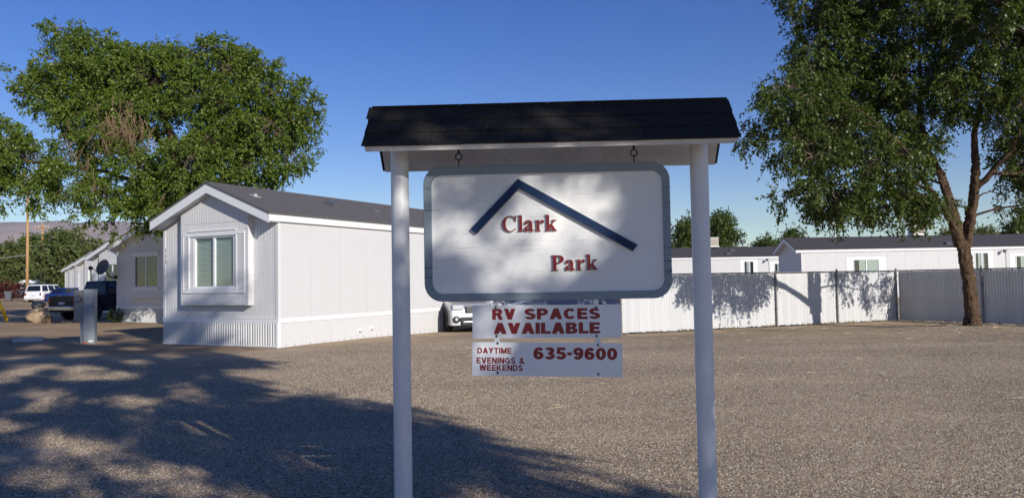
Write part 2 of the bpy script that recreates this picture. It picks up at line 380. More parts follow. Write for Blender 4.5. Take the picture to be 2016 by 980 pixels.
ico = N('GeometryNodeMeshIcoSphere'); ico.inputs['Radius'].default_value = 1.0; ico.inputs['Subdivisions'].default_value = 1
ip = N('GeometryNodeInstanceOnPoints'); sm = N('GeometryNodeSetMaterial'); sm.inputs['Material'].default_value = pm
rv = N('FunctionNodeRandomValue'); rv.data_type = 'FLOAT_VECTOR'; rv.inputs[0].default_value = (0.003, 0.003, 0.0025); rv.inputs[1].default_value = (0.0098, 0.0088, 0.0060)
rr = N('FunctionNodeRandomValue'); rr.data_type = 'FLOAT_VECTOR'; rr.inputs[0].default_value = (-.4, -.4, 0); rr.inputs[1].default_value = (.4, .4, 6.28)
rr.inputs['Seed'].default_value = 5
L(gi.outputs[0], dp.inputs[0]); L(dp.outputs['Points'], ip.inputs['Points']); L(ico.outputs[0], sm.inputs[0]); L(sm.outputs[0], ip.inputs['Instance'])
L(rv.outputs[0], ip.inputs['Scale']); L(rr.outputs[0], ip.inputs['Rotation']); L(ip.outputs[0], go.inputs[0])
md = gravel.modifiers.new('scatter', 'NODES'); md.node_group = ng

# far road at the left edge
rd = MB(); rd.add([(-160, 108, .40), (-30, 118, .40), (-30, 126, .40), (-160, 116, .40)], [(0, 1, 2, 3)])
tag(rd.build('road', M['asphalt']), kind='structure')

# hills
hv = []; hf = []; nh = 160
hx = np.linspace(-5200, 3000, nh)
for i, x in enumerate(hx):
    H_ = 438 + 22 * math.sin(x * .0021 + .5) + 20 * math.sin(x * .0057 + 1) + 9 * math.sin(x * .016)
    H_ *= min(1, max(0.12, (1300 - x) / 2600 + .35))
    for k, (f, dy) in enumerate(((0, 0), (.35, 260), (.62, 520), (.85, 800), (1.0, 1150), (.7, 2000))):
        hv.append((x + 40 * math.sin(k * 2 + x * .01), 4000 + dy + 90 * math.sin(x * .012 + k * 1.7), H_ * f + (14 * math.sin(x * .031 + k * 2.3) if 0 < k < 4 else 0)))
for i in range(nh - 1):
    for k in range(5): a_ = i * 6 + k; hf.append((a_, a_ + 6, a_ + 7, a_ + 1))
hb = MB(); hb.v = hv; hb.f = hf; hb.m = [0] * len(hf)
hills = hb.build('hills', M['hill'], smooth=True); tag(hills, kind='structure')

# ---------------------------------------------------------------- text helpers
def text_mesh(name, txt, m, parent, x, y, z, w_, h_, bold=0.03, depth=0.0006, rotz=0, spacing=1.0):
    cu = bpy.data.curves.new(name, 'FONT'); cu.body = txt; cu.size = 1.0; cu.offset = bold; cu.extrude = 0.01; cu.resolution_u = 4
    cu.space_character = spacing
    tmp = bpy.data.objects.new(name, cu); COL.objects.link(tmp)
    dg = bpy.context.evaluated_depsgraph_get(); dg.update()
    me = bpy.data.meshes.new_from_object(tmp.evaluated_get(dg)); bpy.data.objects.remove(tmp); bpy.data.curves.remove(cu)
    co = np.array([v.co[:] for v in me.vertices]); mn = co.min(0); mxx = co.max(0)
    q = np.zeros_like(co)
    q[:, 0] = (co[:, 0] - mn[0]) / (mxx[0] - mn[0]) * w_ + x
    q[:, 2] = (co[:, 1] - mn[1]) / (mxx[1] - mn[1]) * h_ + z
    q[:, 1] = y - (co[:, 2] - mn[2]) / max(1e-6, mxx[2] - mn[2]) * depth
    me.vertices.foreach_set('co', q.ravel()); me.materials.clear(); me.materials.append(m); me.update(); me.name = name
    ob = bpy.data.objects.new(name, me); COL.objects.link(ob); ob.parent = parent
    return ob
def glyph(ch, t, h):
    """block letter of cap height 1 as overlapping strokes; returns (advance width, [polygons])"""
    B = lambda x0, y0, x1, y1: [(x0, y0), (x1, y0), (x1, y1), (x0, y1)]
    def ring(cx, cy, rx, ry, a0, a1):
        n = max(6, int(abs(a1 - a0) / 15)); o_ = [(cx + rx * math.cos(R(a0 + (a1 - a0) * i / n)), cy + ry * math.sin(R(a0 + (a1 - a0) * i / n))) for i in range(n + 1)]
        i_ = [(cx + (rx - t) * math.cos(R(a0 + (a1 - a0) * i / n)), cy + (ry - h) * math.sin(R(a0 + (a1 - a0) * i / n))) for i in range(n + 1)]
        return [[o_[i], o_[i + 1], i_[i + 1], i_[i]] for i in range(n)]
    dg = lambda x0, y0, x1, y1, w_: [(x0, y0), (x0 + w_, y0), (x1 + w_, y1), (x1, y1)]
    td = t * 1.12
    if ch == 'R': return .96, [B(0, 0, t, 1), B(t, 1 - h, .52, 1), B(t, .40, .52, .40 + h)] + ring(.52, .70, .38, .30, -90, 90) + [dg(.60, 0, .40, .42, td)]
    if ch == 'P': return .90, [B(0, 0, t, 1), B(t, 1 - h, .50, 1), B(t, .36, .50, .36 + h)] + ring(.50, .68, .38, .32, -90, 90)
    if ch == 'B': return .92, [B(0, 0, t, 1), B(t, 1 - h, .5, 1), B(t, .5 - h / 2, .54, .5 + h / 2), B(t, 0, .54, h)] + ring(.5, .74, .36, .26, -90, 90) + ring(.53, .28, .38, .28, -90, 90)
    if ch == 'D': return .94, [B(0, 0, t, 1), B(t, 1 - h, .46, 1), B(t, 0, .46, h)] + ring(.46, .5, .47, .5, -90, 90)
    if ch == 'V': return 1.0, [dg(.5 - td / 2, 0, 0, 1, td), dg(.5 - td / 2, 0, 1 - td, 1, td)]
    if ch == 'A': return 1.02, [dg(0, 0, .51 - td / 2, 1, td), dg(1.02 - td, 0, .51 - td / 2, 1, td), B(.22, .2, .80, .2 + h * .9)]
    if ch == 'W': return 1.34, [dg(.37 - td / 2, 0, 0, 1, td * .95), dg(.37 - td / 2, 0, .67 - td / 2, 1, td * .95), dg(.97 - td / 2, 0, .67 - td / 2, 1, td * .95), dg(.97 - td / 2, 0, 1.34 - td, 1, td * .95)]
    if ch == 'M': return 1.12, [B(0, 0, t, 1), B(1.12 - t, 0, 1.12, 1), dg(.56 - td / 2, .0, t * .2, 1, td * .9), dg(.56 - td / 2, .0, 1.12 - td, 1, td * .9)]
    if ch == 'N': return .94, [B(0, 0, t, 1), B(.94 - t, 0, .94, 1), dg(.94 - t * 1.15, 0, 0, 1, t * 1.15)]
    if ch == 'K': return .98, [B(0, 0, t, 1), dg(.62, 0, .30, .56, td), dg(t * .6, .34, .62, 1, td)]
    if ch == 'Y': return .96, [B(.48 - t / 2, 0, .48 + t / 2, .45), dg(.48 - td / 2, .40, 0, 1, td), dg(.48 - td / 2, .40, .96 - td, 1, td)]
    if ch == 'T': return .86, [B(.43 - t / 2, 0, .43 + t / 2, 1), B(0, 1 - h, .86, 1)]
    if ch == 'I': return t, [B(0, 0, t, 1)]
    if ch == 'L': return .76, [B(0, 0, t, 1), B(t, 0, .76, h)]
    if ch == 'E': return .82, [B(0, 0, t, 1), B(t, 0, .82, h), B(t, 1 - h, .80, 1), B(t, .5 - h / 2, .76, .5 + h / 2)]
    if ch == 'C': return .98, ring(.5, .5, .5, .5, 38, 322)
    if ch == 'G': return 1.02, ring(.5, .5, .5, .5, 40, 335) + [B(.55, .36, 1.0, .36 + h), B(1.0 - t * .9, .02, 1.0, .40)]
    if ch == 'S': return .90, ring(.45, .70, .43, .30, 18, 275) + ring(.45, .30, .45, .30, -162, 95)
    if ch == '0': return .88, ring(.44, .5, .44, .5, 0, 360)
    if ch == '6': return .88, ring(.44, .33, .44, .33, 0, 360) + ring(.48, .5, .48, .5, 40, 200)
    if ch == '9': return .88, ring(.44, .67, .44, .33, 0, 360) + ring(.40, .5, .48, .5, -140, 20)
    if ch == '3': return .88, ring(.42, .73, .42, .27, -90, 158) + ring(.43, .29, .45, .29, -160, 90) + [B(.30, .5 - h * .45, .5, .5 + h * .45)]
    if ch == '5': return .88, [B(.12, 1 - h, .82, 1), dg(.06, .46, .12, 1, t * .85)] + ring(.43, .33, .45, .33, -160, 130)
    if ch == '-': return .44, [B(.02, .36, .42, .36 + h)]
    if ch == '&': return 1.02, ring(.42, .77, .25, .23, 0, 360) + ring(.40, .28, .40, .28, 60, 385) + [dg(.72, 0, .20, .72, td)]
    return .42, []
def print_line(name, txt, m, parent, x, y, z, w_, h_, t=.27, h=.2, gap=.15):
    adv = 0; pol = []
    for ch in txt:
        a_, ps_ = glyph(ch, t, h); pol += [[(px_ + adv, pz_) for px_, pz_ in p_] for p_ in ps_]; adv += a_ + gap
    adv -= gap; q = MB()
    for i, p_ in enumerate(pol):
        yy = y - .0002 - .00003 * (i % 23); q.add([(x + a_ / adv * w_, yy, z + b_ * h_) for a_, b_ in p_], [(0, 1, 2, 3)])
    return q.build(name, m, parent)
def arc(cx, cy, rx, ry, a0, a1, n): return [(cx + rx * math.cos(R(a0 + (a1 - a0) * i / n)), cy + ry * math.sin(R(a0 + (a1 - a0) * i / n))) for i in range(n + 1)]
GL = {
 'C': (722, [arc(372, 331, 342, 350, 52, 318, 26) + [(640, 150)] + arc(400, 331, 222, 318, 322, 60, 22)[1:] + [(590, 560), (632, 440), (662, 440), (655, 688), (628, 688), (600, 640)]]),
 'l': (278, [[(18, 0), (262, 0), (262, 25), (205, 45), (205, 690), (18, 690), (18, 664), (76, 640), (76, 45), (18, 25)]]),
 'a': (500, [[(30, 355), (55, 420), (110, 460), (200, 475), (300, 460), (362, 415), (385, 345), (385, 95), (396, 62), (420, 56), (460, 75), (474, 58), (440, 10), (385, -14), (315, -12), (278, 18), (258, 62), (215, 12), (150, -14), (85, -8), (40, 30), (25, 95), (45, 165), (110, 215), (255, 278), (255, 345), (240, 402), (205, 432), (160, 428), (140, 405), (165, 375), (170, 338), (145, 303), (95, 296), (50, 315)],
                [(255, 240), (190, 203), (158, 152), (158, 100), (180, 70), (215, 72), (255, 105)]]),
 'r': (444, [[(20, 0), (270, 0), (270, 25), (208, 42), (208, 300), (235, 358), (275, 388), (300, 345), (350, 325), (400, 345), (425, 395), (410, 447), (355, 475), (290, 457), (240, 407), (208, 360), (208, 463), (20, 463), (20, 438), (80, 420), (80, 42), (20, 25)]]),
 'k': (556, [[(20, 0), (265, 0), (265, 25), (208, 42), (208, 148), (248, 192), (345, 42), (308, 25), (308, 0), (552, 0), (552, 25), (500, 42), (338, 278), (440, 392), (490, 435), (538, 440), (538, 463), (322, 463), (322, 440), (370, 425), (372, 400), (208, 212), (208, 690), (20, 690), (20, 664), (80, 640), (80, 42), (20, 25)]]),
 'P': (611, [[(20, 0), (320, 0), (320, 25), (238, 45), (238, 308), (330, 312), (450, 335), (545, 400), (582, 490), (557, 585), (480, 650), (370, 676), (20, 676), (20, 650), (88, 630), (88, 45), (20, 25)],
                [(238, 350), (300, 352), (372, 380), (405, 440), (412, 500), (397, 575), (352, 622), (295, 638), (238, 636)]]),
}
def cutout(name, splines, parent, y_back, depth, mface, mside, bevel=0.0):
    """2D closed outlines (x,z in metres) -> solid of the given depth standing proud towards -y"""
    cu = bpy.data.curves.new(name, 'CURVE'); cu.dimensions = '2D'; cu.fill_mode = 'BOTH'; cu.extrude = depth / 2
    for sp in splines:
        s_ = cu.splines.new('POLY'); s_.points.add(len(sp) - 1); s_.use_cyclic_u = True
        for i, (x, z) in enumerate(sp): s_.points[i].co = (x, z, 0, 1)
    tmp = bpy.data.objects.new(name, cu); COL.objects.link(tmp)
    dg = bpy.context.evaluated_depsgraph_get(); dg.update()
    me = bpy.data.meshes.new_from_object(tmp.evaluated_get(dg)); bpy.data.objects.remove(tmp); bpy.data.curves.remove(cu)
    for v in me.vertices: v.co = (v.co.x, y_back - depth / 2 - v.co.z, v.co.y)
    me.materials.clear(); me.materials.append(mface); me.materials.append(mside)
    bm = bmesh.new(); bm.from_mesh(me); bmesh.ops.remove_doubles(bm, verts=bm.verts, dist=1e-6); bmesh.ops.recalc_face_normals(bm, faces=bm.faces)
    for f in bm.faces: f.material_index = 0 if abs(f.normal.y) > 0.7 else 1
    bm.to_mesh(me); bm.free(); me.name = name
    ob = bpy.data.objects.new(name, me); COL.objects.link(ob); ob.parent = parent
    return ob

# ---------------------------------------------------------------- roofed sign stand
SL = (0.25, 4.92, 0.0); SR = R(-2.0)
SM = Matrix.Translation(SL) @ Matrix.Rotation(SR, 4, 'Z')
def sgn(x, y, z): return SM @ Vector((x, y, z))
stand = thing('sign_stand', SL, SR, 'tall white two-post sign stand with a little black shingled gable roof', 'sign stand')
for px in (-0.968, 0.953):
    p = MB(); p.lathe([(.0575, 0), (.0575, 2.56)], 32, Matrix.Translation((px, 0, 0))); smooth_angle(p.build('post', M['post'], stand))
bmz = MB(); bmz.box((-.909, -.022, 2.475), (.894, .022, 2.58)); bmz.build('beam', M['soffit'], stand, bevel=.003)
# roof boards: front slope and back slope (white painted underside)
RZ, EF, EB = 2.735, (-.285, 2.437), (.285, 2.378)
fb = MB(); fb.prism([(EF[0], EF[1]), (0, RZ - .012), (0, RZ), (EF[0] - .008, EF[1] + .014)], -1.13, 1.13, 'x'); fb.build('roof_board', M['soffit'], stand)
bb = MB(); bb.prism([(.003, RZ - .012), (EB[0], EB[1]), (EB[0] + .008, EB[1] + .014), (.003, RZ)], -1.118, 1.118, 'x'); bb.build('roof_board', M['soffit'], stand)
fs = MB(); fs.box((-1.128, -.283, 2.424), (1.118, -.272, 2.448)); fs.build('fascia', M['soffit'], stand, bevel=.002)
nl = MB()
for i in range(26):
    x = random.uniform(-.8, .85); k = random.choice((.25, .42, .78)); 
    y = .003 + k * .28; z = RZ - .0135 + (EB[1] - RZ) * k
    nl.box((x - .004, y - .004, z - .003), (x + .004, y + .004, z + .001))
tag(nl.build('nail_tip', M['bolt'], stand), kind='stuff')
dv = Vector((0, -.30, 2.447)) - Vector((0, 0, RZ + .004)); slen = dv.length; dv.normalize(); nv = Vector((0, dv.z, -dv.y)) * -1
nv = Vector((0, -abs(dv.z), abs(dv.y)))
expo = slen / 3.0
for cidx in range(3):
    lo = slen - cidx * expo; hi = lo - expo - .03
    x = -1.150; first = True
    while x < 1.14:
        wd = random.uniform(.20, .34) if not first else random.uniform(.12, .3); first = False
        x2 = min(x + wd, 1.150)
        if 1.15 - x2 < .08: x2 = 1.150
        th = .006; jz = random.uniform(0, .0025); jl = random.uniform(-.004, .004); sk = random.uniform(-.006, .006)
        O_ = Vector((0, 0, RZ + .004))
        def pt(xx, d, t_): v_ = O_ + dv * d + nv * t_; return (xx, v_.y, v_.z)
        base_lo = .006 + jz; base_hi = .001
        s_ = MB()
        s_.hexa([pt(x + .0015, lo + jl, base_lo), pt(x2 - .0015 + sk, lo + jl + random.uniform(-.002, .002), base_lo), pt(x2 - .0015, hi, base_hi), pt(x + .0015, hi, base_hi),
                 pt(x + .0015, lo + jl, base_lo + th), pt(x2 - .0015 + sk, lo + jl, base_lo + th), pt(x2 - .0015, hi, base_hi + th * .5), pt(x + .0015, hi, base_hi + th * .5)])
        s_.build('shingle', M['shingle'], stand); x = x2
# back slope courses and ridge caps
dvb = Vector((0, .30, 2.385)) - Vector((0, 0, RZ + .004)); slb = dvb.length; dvb.normalize(); nvb = Vector((0, abs(dvb.z), abs(dvb.y)))
for cidx in range(3):
    lo = slb - cidx * slb / 3; hi = lo - slb / 3 - .03
    for k in range(8):
        x = -1.14 + k * .285; x2 = x + .283; O_ = Vector((0, 0, RZ + .004))
        q = [tuple(Vector((xx, 0, 0)) + O_ + dvb * d + nvb * t_) for (d0, d1, t0, t1) in ((lo, hi, .006, .001), (lo, hi, .012, .004)) for (xx, d, t_) in ((x, d0, t0), (x2, d0, t0), (x2, d1, t1), (x, d1, t1))]
        s_ = MB(); s_.hexa(q); s_.build('shingle', M['shingle'], stand)
x = -1.152
while x < 1.13:
    x2 = min(x + .152, 1.152); O_ = Vector((0, 0, RZ + .018)); up = random.uniform(.003, .006)
    def cp(xx, side, h): 
        d_ = dv if side < 0 else dvb
        return tuple(Vector((xx, 0, 0)) + O_ + d_ * (.128 + random.uniform(-.002, .002)) + Vector((0, 0, h)))
    top = lambda xx, h: (xx, 0, RZ + .018 + h)
    s_ = MB(); xa, xb = x - .012, x2
    A_, B_, C_ = cp(xa, -1, up), top(xa, up + .003), cp(xa, 1, up); D_, E_, F_ = cp(xb, -1, 0), top(xb, .001), cp(xb, 1, 0)
    lo_ = lambda p: (p[0], p[1], p[2] - .005)
    vv = [A_, B_, C_, D_, E_, F_] + [lo_(p) for p in (A_, B_, C_, D_, E_, F_)]
    s_.add(vv, [(0, 1, 4, 3), (1, 2, 5, 4), (6, 9, 10, 7), (7, 10, 11, 8), (0, 3, 9, 6), (2, 8, 11, 5), (0, 6, 7, 1), (1, 7, 8, 2), (3, 4, 10, 9), (4, 5, 11, 10)])
    s_.build('ridge_shingle', M['shingle'], stand); x = x2

# ---------------------------------------------------------------- hanging board
BC = (-.025, -.02, 1.495)
bl = sgn(*BC)
board = thing('sign_board', bl, SR, 'big hanging Clark Park sign board with slate border and navy roof line', 'sign board')
def rrect(x0, x1, z0, z1, r, n=8):
    return (arc(x1 - r, z1 - r, r, r, 0, 90, n) + arc(x0 + r, z1 - r, r, r, 90, 180, n) + arc(x0 + r, z0 + r, r, r, 180, 270, n) + arc(x1 - r, z0 + r, r, r, 270, 360, n))
W0, W1, HB = -.786, .784, .866
outer = rrect(W0, W1, 0, HB, .115); inner = rrect(W0 + .052, W1 - .048, .050, HB - .058, .070)
nO = len(outer)
pb_ = MB(); pb_.prism(rrect(W0 + .045, W1 - .041, .043, HB - .051, .075), -.005, .018, 'y'); pn = pb_.build('panel', M['panelwhite'], board)
# border ring with a small bevelled lip
fr = MB()
ring = [(outer, .030), (outer, -.014), ([((x) * .996 - .0, (z - HB / 2) * .993 + HB / 2) for x, z in outer], -.020), ([(x * 1.004, (z - HB / 2) * 1.007 + HB / 2) for x, z in inner], -.020), (inner, -.013), (inner, -.004), (inner, .030)]
vv = []
for pl, yy in ring: vv += [(x, yy, z) for x, z in pl]
ff = []
for k in range(len(ring)):
    k2 = (k + 1) % len(ring)
    for i in range(nO): j = (i + 1) % nO; ff.append((k * nO + i, k * nO + j, k2 * nO + j, k2 * nO + i))
fr.add(vv, ff); fr.build('border', M['slate'], board)
# thin pale liner between border and panel
ln = MB(); inn2 = [(x * .994, (z - HB / 2) * .990 + HB / 2) for x, z in inner]
vv = [(x, -.0095, z) for x, z in inner] + [(x, -.0095, z) for x, z in inn2] + [(x, -.004, z) for x, z in inner] + [(x, -.004, z) for x, z in inn2]
ff = []
for i in range(nO):
    j = (i + 1) % nO
    ff += [(i, j, nO + j, nO + i), (nO + i, nO + j, 3 * nO + j, 3 * nO + i), (3 * nO + i, 3 * nO + j, 2 * nO + j, 2 * nO + i), (2 * nO + i, 2 * nO + j, j, i)]
ln.add(vv, ff); ln.build('liner', M['trim'], board)
for (x0, z0, ln_, th, dz) in ((-.788, .725, .05, .003, 0), (-.788, .585, .06, .004, -.002), (-.788, .215, .052, .004, .001), (-.788, .158, .050, .005, -.004), (-.730, .584, .05, .002, 0), (-.730, .213, .035, .002, -.002),
                              (.737, .70, .048, .003, .001), (.737, .602, .048, .003, .002), (.737, .318, .048, .004, .0), (.738, .232, .048, .006, .003), (.738, .172, .048, .005, .004), (.738, .160, .046, .004, .006)):
    y = -.0212 if x0 < -.74 or x0 > .73 else -.0058
    ck = MB(); ck.hexa([(x0, y, z0 - th * .3), (x0 + ln_, y, z0 + dz - th / 2), (x0 + ln_, y + .004, z0 + dz - th / 2), (x0, y + .004, z0 - th * .3), (x0, y, z0 + th * .3), (x0 + ln_, y, z0 + dz + th / 2), (x0 + ln_, y + .004, z0 + dz + th / 2), (x0, y + .004, z0 + th * .3)])
    ck.build('crack', M['crack'], board)
gr = MB()
for i in range(70):
    x0 = random.uniform(-.68, .2); z0 = random.choice((random.uniform(.30, .55), random.uniform(.08, .8))); l_ = random.uniform(.02, .14)
    gr.box((x0, -.0056, z0), (x0 + l_, -.0052, z0 + random.uniform(.0006, .0014)))
tag(gr.build('wood_grain', M['edgegrey'], board), kind='stuff')
Z0 = 1.495; X0 = .025
chv = [(-.203, 2.268), (.546, 1.834), (.515, 1.793), (-.197, 2.206), (-.474, 1.921), (-.512, 1.953)]
cutout('roof_line_emblem', [[(x + X0, z - Z0) for x, z in chv]], board, -.005, .022, M['navy'], M['edgegrey'])
def word(txt, x0, x1, zb, cap):
    adv = sum(GL[ch][0] for ch in txt) - 30; k = (x1 - x0) / adv; kz = cap / 676.0; x = x0
    for ch in txt:
        cutout('letter', [[(x + X0 + a_ * k, zb - Z0 + b_ * kz) for a_, b_ in sp] for sp in GL[ch][1]], board, -.005, .016, M['red'], M['edgegrey'])
        x += GL[ch][0] * k
word('Clark', -.312, .036, 1.934, .100); word('Park', -.002, .290, 1.681, .096)
for hx_ in (-.584, .542):
    hk = MB(); zt = 2.475 - Z0
    hk.tube([(hx_ + X0, .02, zt), (hx_ + X0, .02, zt - .028)], .0075, 8)
    cz = zt - .05
    ringp = [(hx_ + X0 + .021 * math.sin(a_), .02, cz + .021 * math.cos(a_)) for a_ in np.linspace(0, 2 * math.pi, 21)]
    hk.tube(ringp, .0042, 6, cap=False)
    hk.tube([(hx_ + X0, .02, cz - .020), (hx_ + X0, .02, HB - .004)], .0045, 8)
    smooth_angle(hk.build('eye_hook', M['iron'], board))

# ---------------------------------------------------------------- two hanging plates
def plate(name, label, x0, x1, z0, z1, roll, rows, straps, bolts):
    ctr = ((x0 + x1) / 2, -.012, z0); pl = thing(name, sgn(*ctr), SR, label, 'sign plate')
    pl.rotation_euler = (0, roll, SR)
    w_, h_ = x1 - x0, z1 - z0
    b_ = MB(); b_.prism(rrect(-w_ / 2, w_ / 2, 0, h_, .006, 3), -.0012, .0012, 'y'); b_.build('panel', M['alu'], pl)
    for (txt, tx0, tx1, tz0, tz1, bold) in rows:
        print_line('lettering', txt, M['vinylred'], pl, tx0 - ctr[0], -.0013, tz0 - z0, tx1 - tx0, tz1 - tz0, bold[0], bold[1], bold[2])
    for (sx_, sz0, sz1) in straps:
        s_ = MB(); s_.box((sx_ - .016 - ctr[0], .002, sz0 - z0), (sx_ + .016 - ctr[0], .0045, sz1 - z0)); s_.build('strap', M['alu'], pl)
    for (bx, bz) in bolts:
        q = MB(); q.lathe([(.0085, 0), (.0085, .002), (.0055, .0045)], 12, Matrix.Translation((bx - ctr[0], -.0012, bz - z0)) @ Matrix.Rotation(R(90), 4, 'X')); q.build('bolt', M['bolt'], pl)
plate('sign_plate', 'upper white hanging plate with red letters RV SPACES AVAILABLE', -.512, .431, 1.254, 1.464, R(.5),
      [('RV', -.385, -.237, 1.372, 1.442, (.33, .24, .10)), ('SPACES', -.180, .302, 1.372, 1.442, (.33, .24, .09)), ('AVAILABLE', -.377, .300, 1.281, 1.352, (.34, .24, .07))],
      [(-.362, 1.44, 1.52), (.277, 1.44, 1.51)], [(-.362, 1.451), (.277, 1.446), (-.358, 1.269), (.277, 1.266)])
plate('sign_plate', 'lower white hanging plate with red phone number 635-9600', -.518, .434, 1.012, 1.225, R(1.35),
      [('DAYTIME', -.486, -.267, 1.153, 1.190, (.27, .21, .11)), ('635-9600', -.129, .402, 1.119, 1.196, (.33, .24, .08)), ('EVENINGS', -.490, -.243, 1.090, 1.128, (.26, .21, .12)), ('&', -.219, -.182, 1.090, 1.128, (.26, .2, .1)), ('WEEKENDS', -.472, -.195, 1.044, 1.083, (.26, .21, .12))],
      [(-.360, 1.19, 1.27), (.280, 1.19, 1.27)], [(-.357, 1.218), (.280, 1.213), (-.355, 1.032), (.282, 1.030)])

# ---------------------------------------------------------------- mobile homes
HW, HEAVE, HRIDGE, HSLOPE = 4.41, 3.275, 4.40, .402
def window(root, x0, x1, z0, z1, y, parent=None, blind=1.0, curtain=False, fw_=.045, mull=True, nrm='front'):
    """sliding window set in plane y (front, facing -y). returns frame object"""
    fr_ = MB(); f = fw_
    fr_.box((x0, y - .03, z0), (x0 + f, y + .05, z1)); fr_.box((x1 - f, y - .03, z0), (x1, y + .05, z1))
    fr_.box((x0 + f, y - .03, z0), (x1 - f, y + .05, z0 + f)); fr_.box((x0 + f, y - .03, z1 - f), (x1 - f, y + .05, z1))
    xm = (x0 + x1) / 2
    if mull: fr_.box((xm - f * .7, y - .022, z0 + f), (xm + f * .7, y + .045, z1 - f))
    wf = fr_.build('window', M['trim'], parent or root)
    return wf
def transform_to_side(ob, W=HW):      # front-plane geometry (x,y,z) -> right-hand side wall: x along depth, y outwards
    pass
def home(loc, rz, label, length, near=False, side_windows=(), windows_z=(1.57, 3.0), front='bump', number=False, name='mobile_home', lod=0, side='siding', roofm='roof'):
    rt = thing(name, loc, rz, label, 'mobile home', 'white mobile homes of the park')
    W = HW
    # front wall grooves: profile of battens joined into the wall
    def grooved(x0, x1, ztop0, ztop1, z0, y, step, name_, m_, peak=None, dep=.012):
        mb = MB(); n_ = max(1, int(round((x1 - x0) / step)))
        for i in range(n_):
            a_ = x0 + (x1 - x0) * i / n_; b2 = x0 + (x1 - x0) * (i + 1) / n_ - .018
            def zt(x):
                if peak: return min(HEAVE - .03 + HSLOPE * (x + .05), HEAVE - .03 + HSLOPE * (W - x + .05)) 
                return ztop0
            mb.hexa([(a_, y - dep, z0), (b2, y - dep, z0), (b2, y + .002, z0), (a_, y + .002, z0), (a_, y - dep, zt(a_)), (b2, y - dep, zt(b2)), (b2, y + .002, zt(b2)), (a_, y + .002, zt(a_))])
        return mb.build(name_, m_, rt)
    co = MB()   # shell
    gab = lambda x: min(HEAVE + HSLOPE * x, HEAVE + HSLOPE * (W - x))
    co.prism([(0, .06), (W, .06), (W, HEAVE), (W / 2, gab(W / 2)), (0, HEAVE)], .004, length, 'y'); co.build('wall', M['siding_front'], rt)
    grooved(0.0, W, 0, 0, .755, .004, .102 if near else .2, 'front_siding', M['siding_front'], peak=True)
    # right long wall: one siding panel per 1.22 m, each its own piece
    npan = int(round(length / 1.22)); pw = length / npan
    pn_ = MB(); pn_.box((W, .006, .752), (W + .010, pw - .0012, HEAVE)); p0 = pn_.build('siding_panel', M[side], rt)
    for i in range(1, npan): dup(p0, rt, (0, pw * i, 0))
    pl_ = MB(); pl_.box((-.010, .004, .752), (0, length, HEAVE)); pl_.build('siding_panel', M['siding'], rt)
    # corner boards, belts, skirts
    cb = MB(); cb.box((W - .085, -.022, .752), (W + .014, -.0085, HEAVE + .03)); cb.box((W + .0105, -.0085, .752), (W + .018, .07, HEAVE)); cb.build('corner_board', M['siding_front'], rt)
    cb = MB(); cb.box((-.014, -.022, .752), (.075, -.0085, HEAVE + .03)); cb.build('corner_board', M['siding_front'], rt)
    bt = MB(); bt.box((-.02, -.035, .628), (W + .02, .004, .75)); bt.box((-.025, -.042, .735), (W + .025, .004, .7515)); bt.build('belt_trim', M['trim'], rt)
    bt = MB(); bt.box((W, .0045, .628), (W + .025, length, .705)); bt.box((W, .0045, .705), (W + .012, length, .7505)); bt.build('belt_trim', M['trim'], rt)
    # front skirt: corrugated sheet
    sk = MB(); st = .09; pts = []
    x = -.005; 
    while x < W + .005:
        jx = random.uniform(-.006, .006)
        pts += [(x, -.004), (x + .022 + jx, -.046), (x + .050 + jx, -.046), (x + .068, -.004)]; x += st
    pts = [(min(px_, W + .01), py_) for px_, py_ in pts] + [(W + .01, -.004)]
    if near or lod < 1:
        nvv = len(pts); sk.add([(a_, b2, -.12) for a_, b2 in pts] + [(a_, b2, .627) for a_, b2 in pts], [(i, i + 1, nvv + i + 1, nvv + i) for i in range(nvv - 1)])
    else: sk.box((-.005, -.03, -.1), (W + .005, .003, .627))
    sk.build('front_skirt', M['skirt'], rt)
    bt = MB(); bt.box((-.012, -.056, .012), (W + .02, -.0465, .042)); bt.build('skirt_rail', M['trim'], rt)
    nsk = int(length / .58); s0 = MB(); sw = length / nsk
    s0.prism([(.001, -.14), (.10, -.14), (.10, .627), (.001, .627)], 0, .001, 'y') if False else None
    s0.hexa([(W, .012, -.14), (W + .006, .012, -.14), (W + .006, .25, -.14), (W, .25, -.14), (W, .012, .627), (W + .006, .012, .627), (W + .006, .25, .627), (W, .25, .627)])
    s0.hexa([(W, .262, -.14), (W + .006, .262, -.14), (W + .006, sw - .006, -.14), (W, sw - .006, -.14), (W, .262, .627), (W + .006, .262, .627), (W + .006, sw - .006, .627), (W, sw - .006, .627)])
    k0 = s0.build('skirt_panel', M['skirt'], rt)
    for i in range(1, nsk): dup(k0, rt, (0, sw * i, 0))
    ls = MB(); ls.box((-.006, .004, -.14), (0, length, .627)); ls.build('skirt_panel', M['skirt'], rt)
    cbk = MB(); cbk.box((W - .05, -.048, -.1), (W + .0115, -.0365, .627)); cbk.box((W + .0065, -.0365, -.1), (W + .013, .06, .627)); cbk.build('skirt_corner', M['trim'], rt)
    # roof: two slabs with overhang .42 at the gables, .08 at the eaves
    OV, SO, TH = .42, .085, .05
    zE = HEAVE + .235 ; zR = zE + HSLOPE * (W / 2 + SO) 
    rf = MB()
    rf.prism([(W / 2, zR - TH), (W + SO + .03, zE - TH - HSLOPE * .03), (W + SO + .03, zE - HSLOPE * .03 + .0), (W / 2, zR)], -OV - .02, length + .1, 'y')
    rf.prism([(W / 2, zR), (-SO - .03, zE - HSLOPE * .03), (-SO - .03, zE - TH - HSLOPE * .03), (W / 2, zR - TH)], -OV - .02, length + .1, 'y')
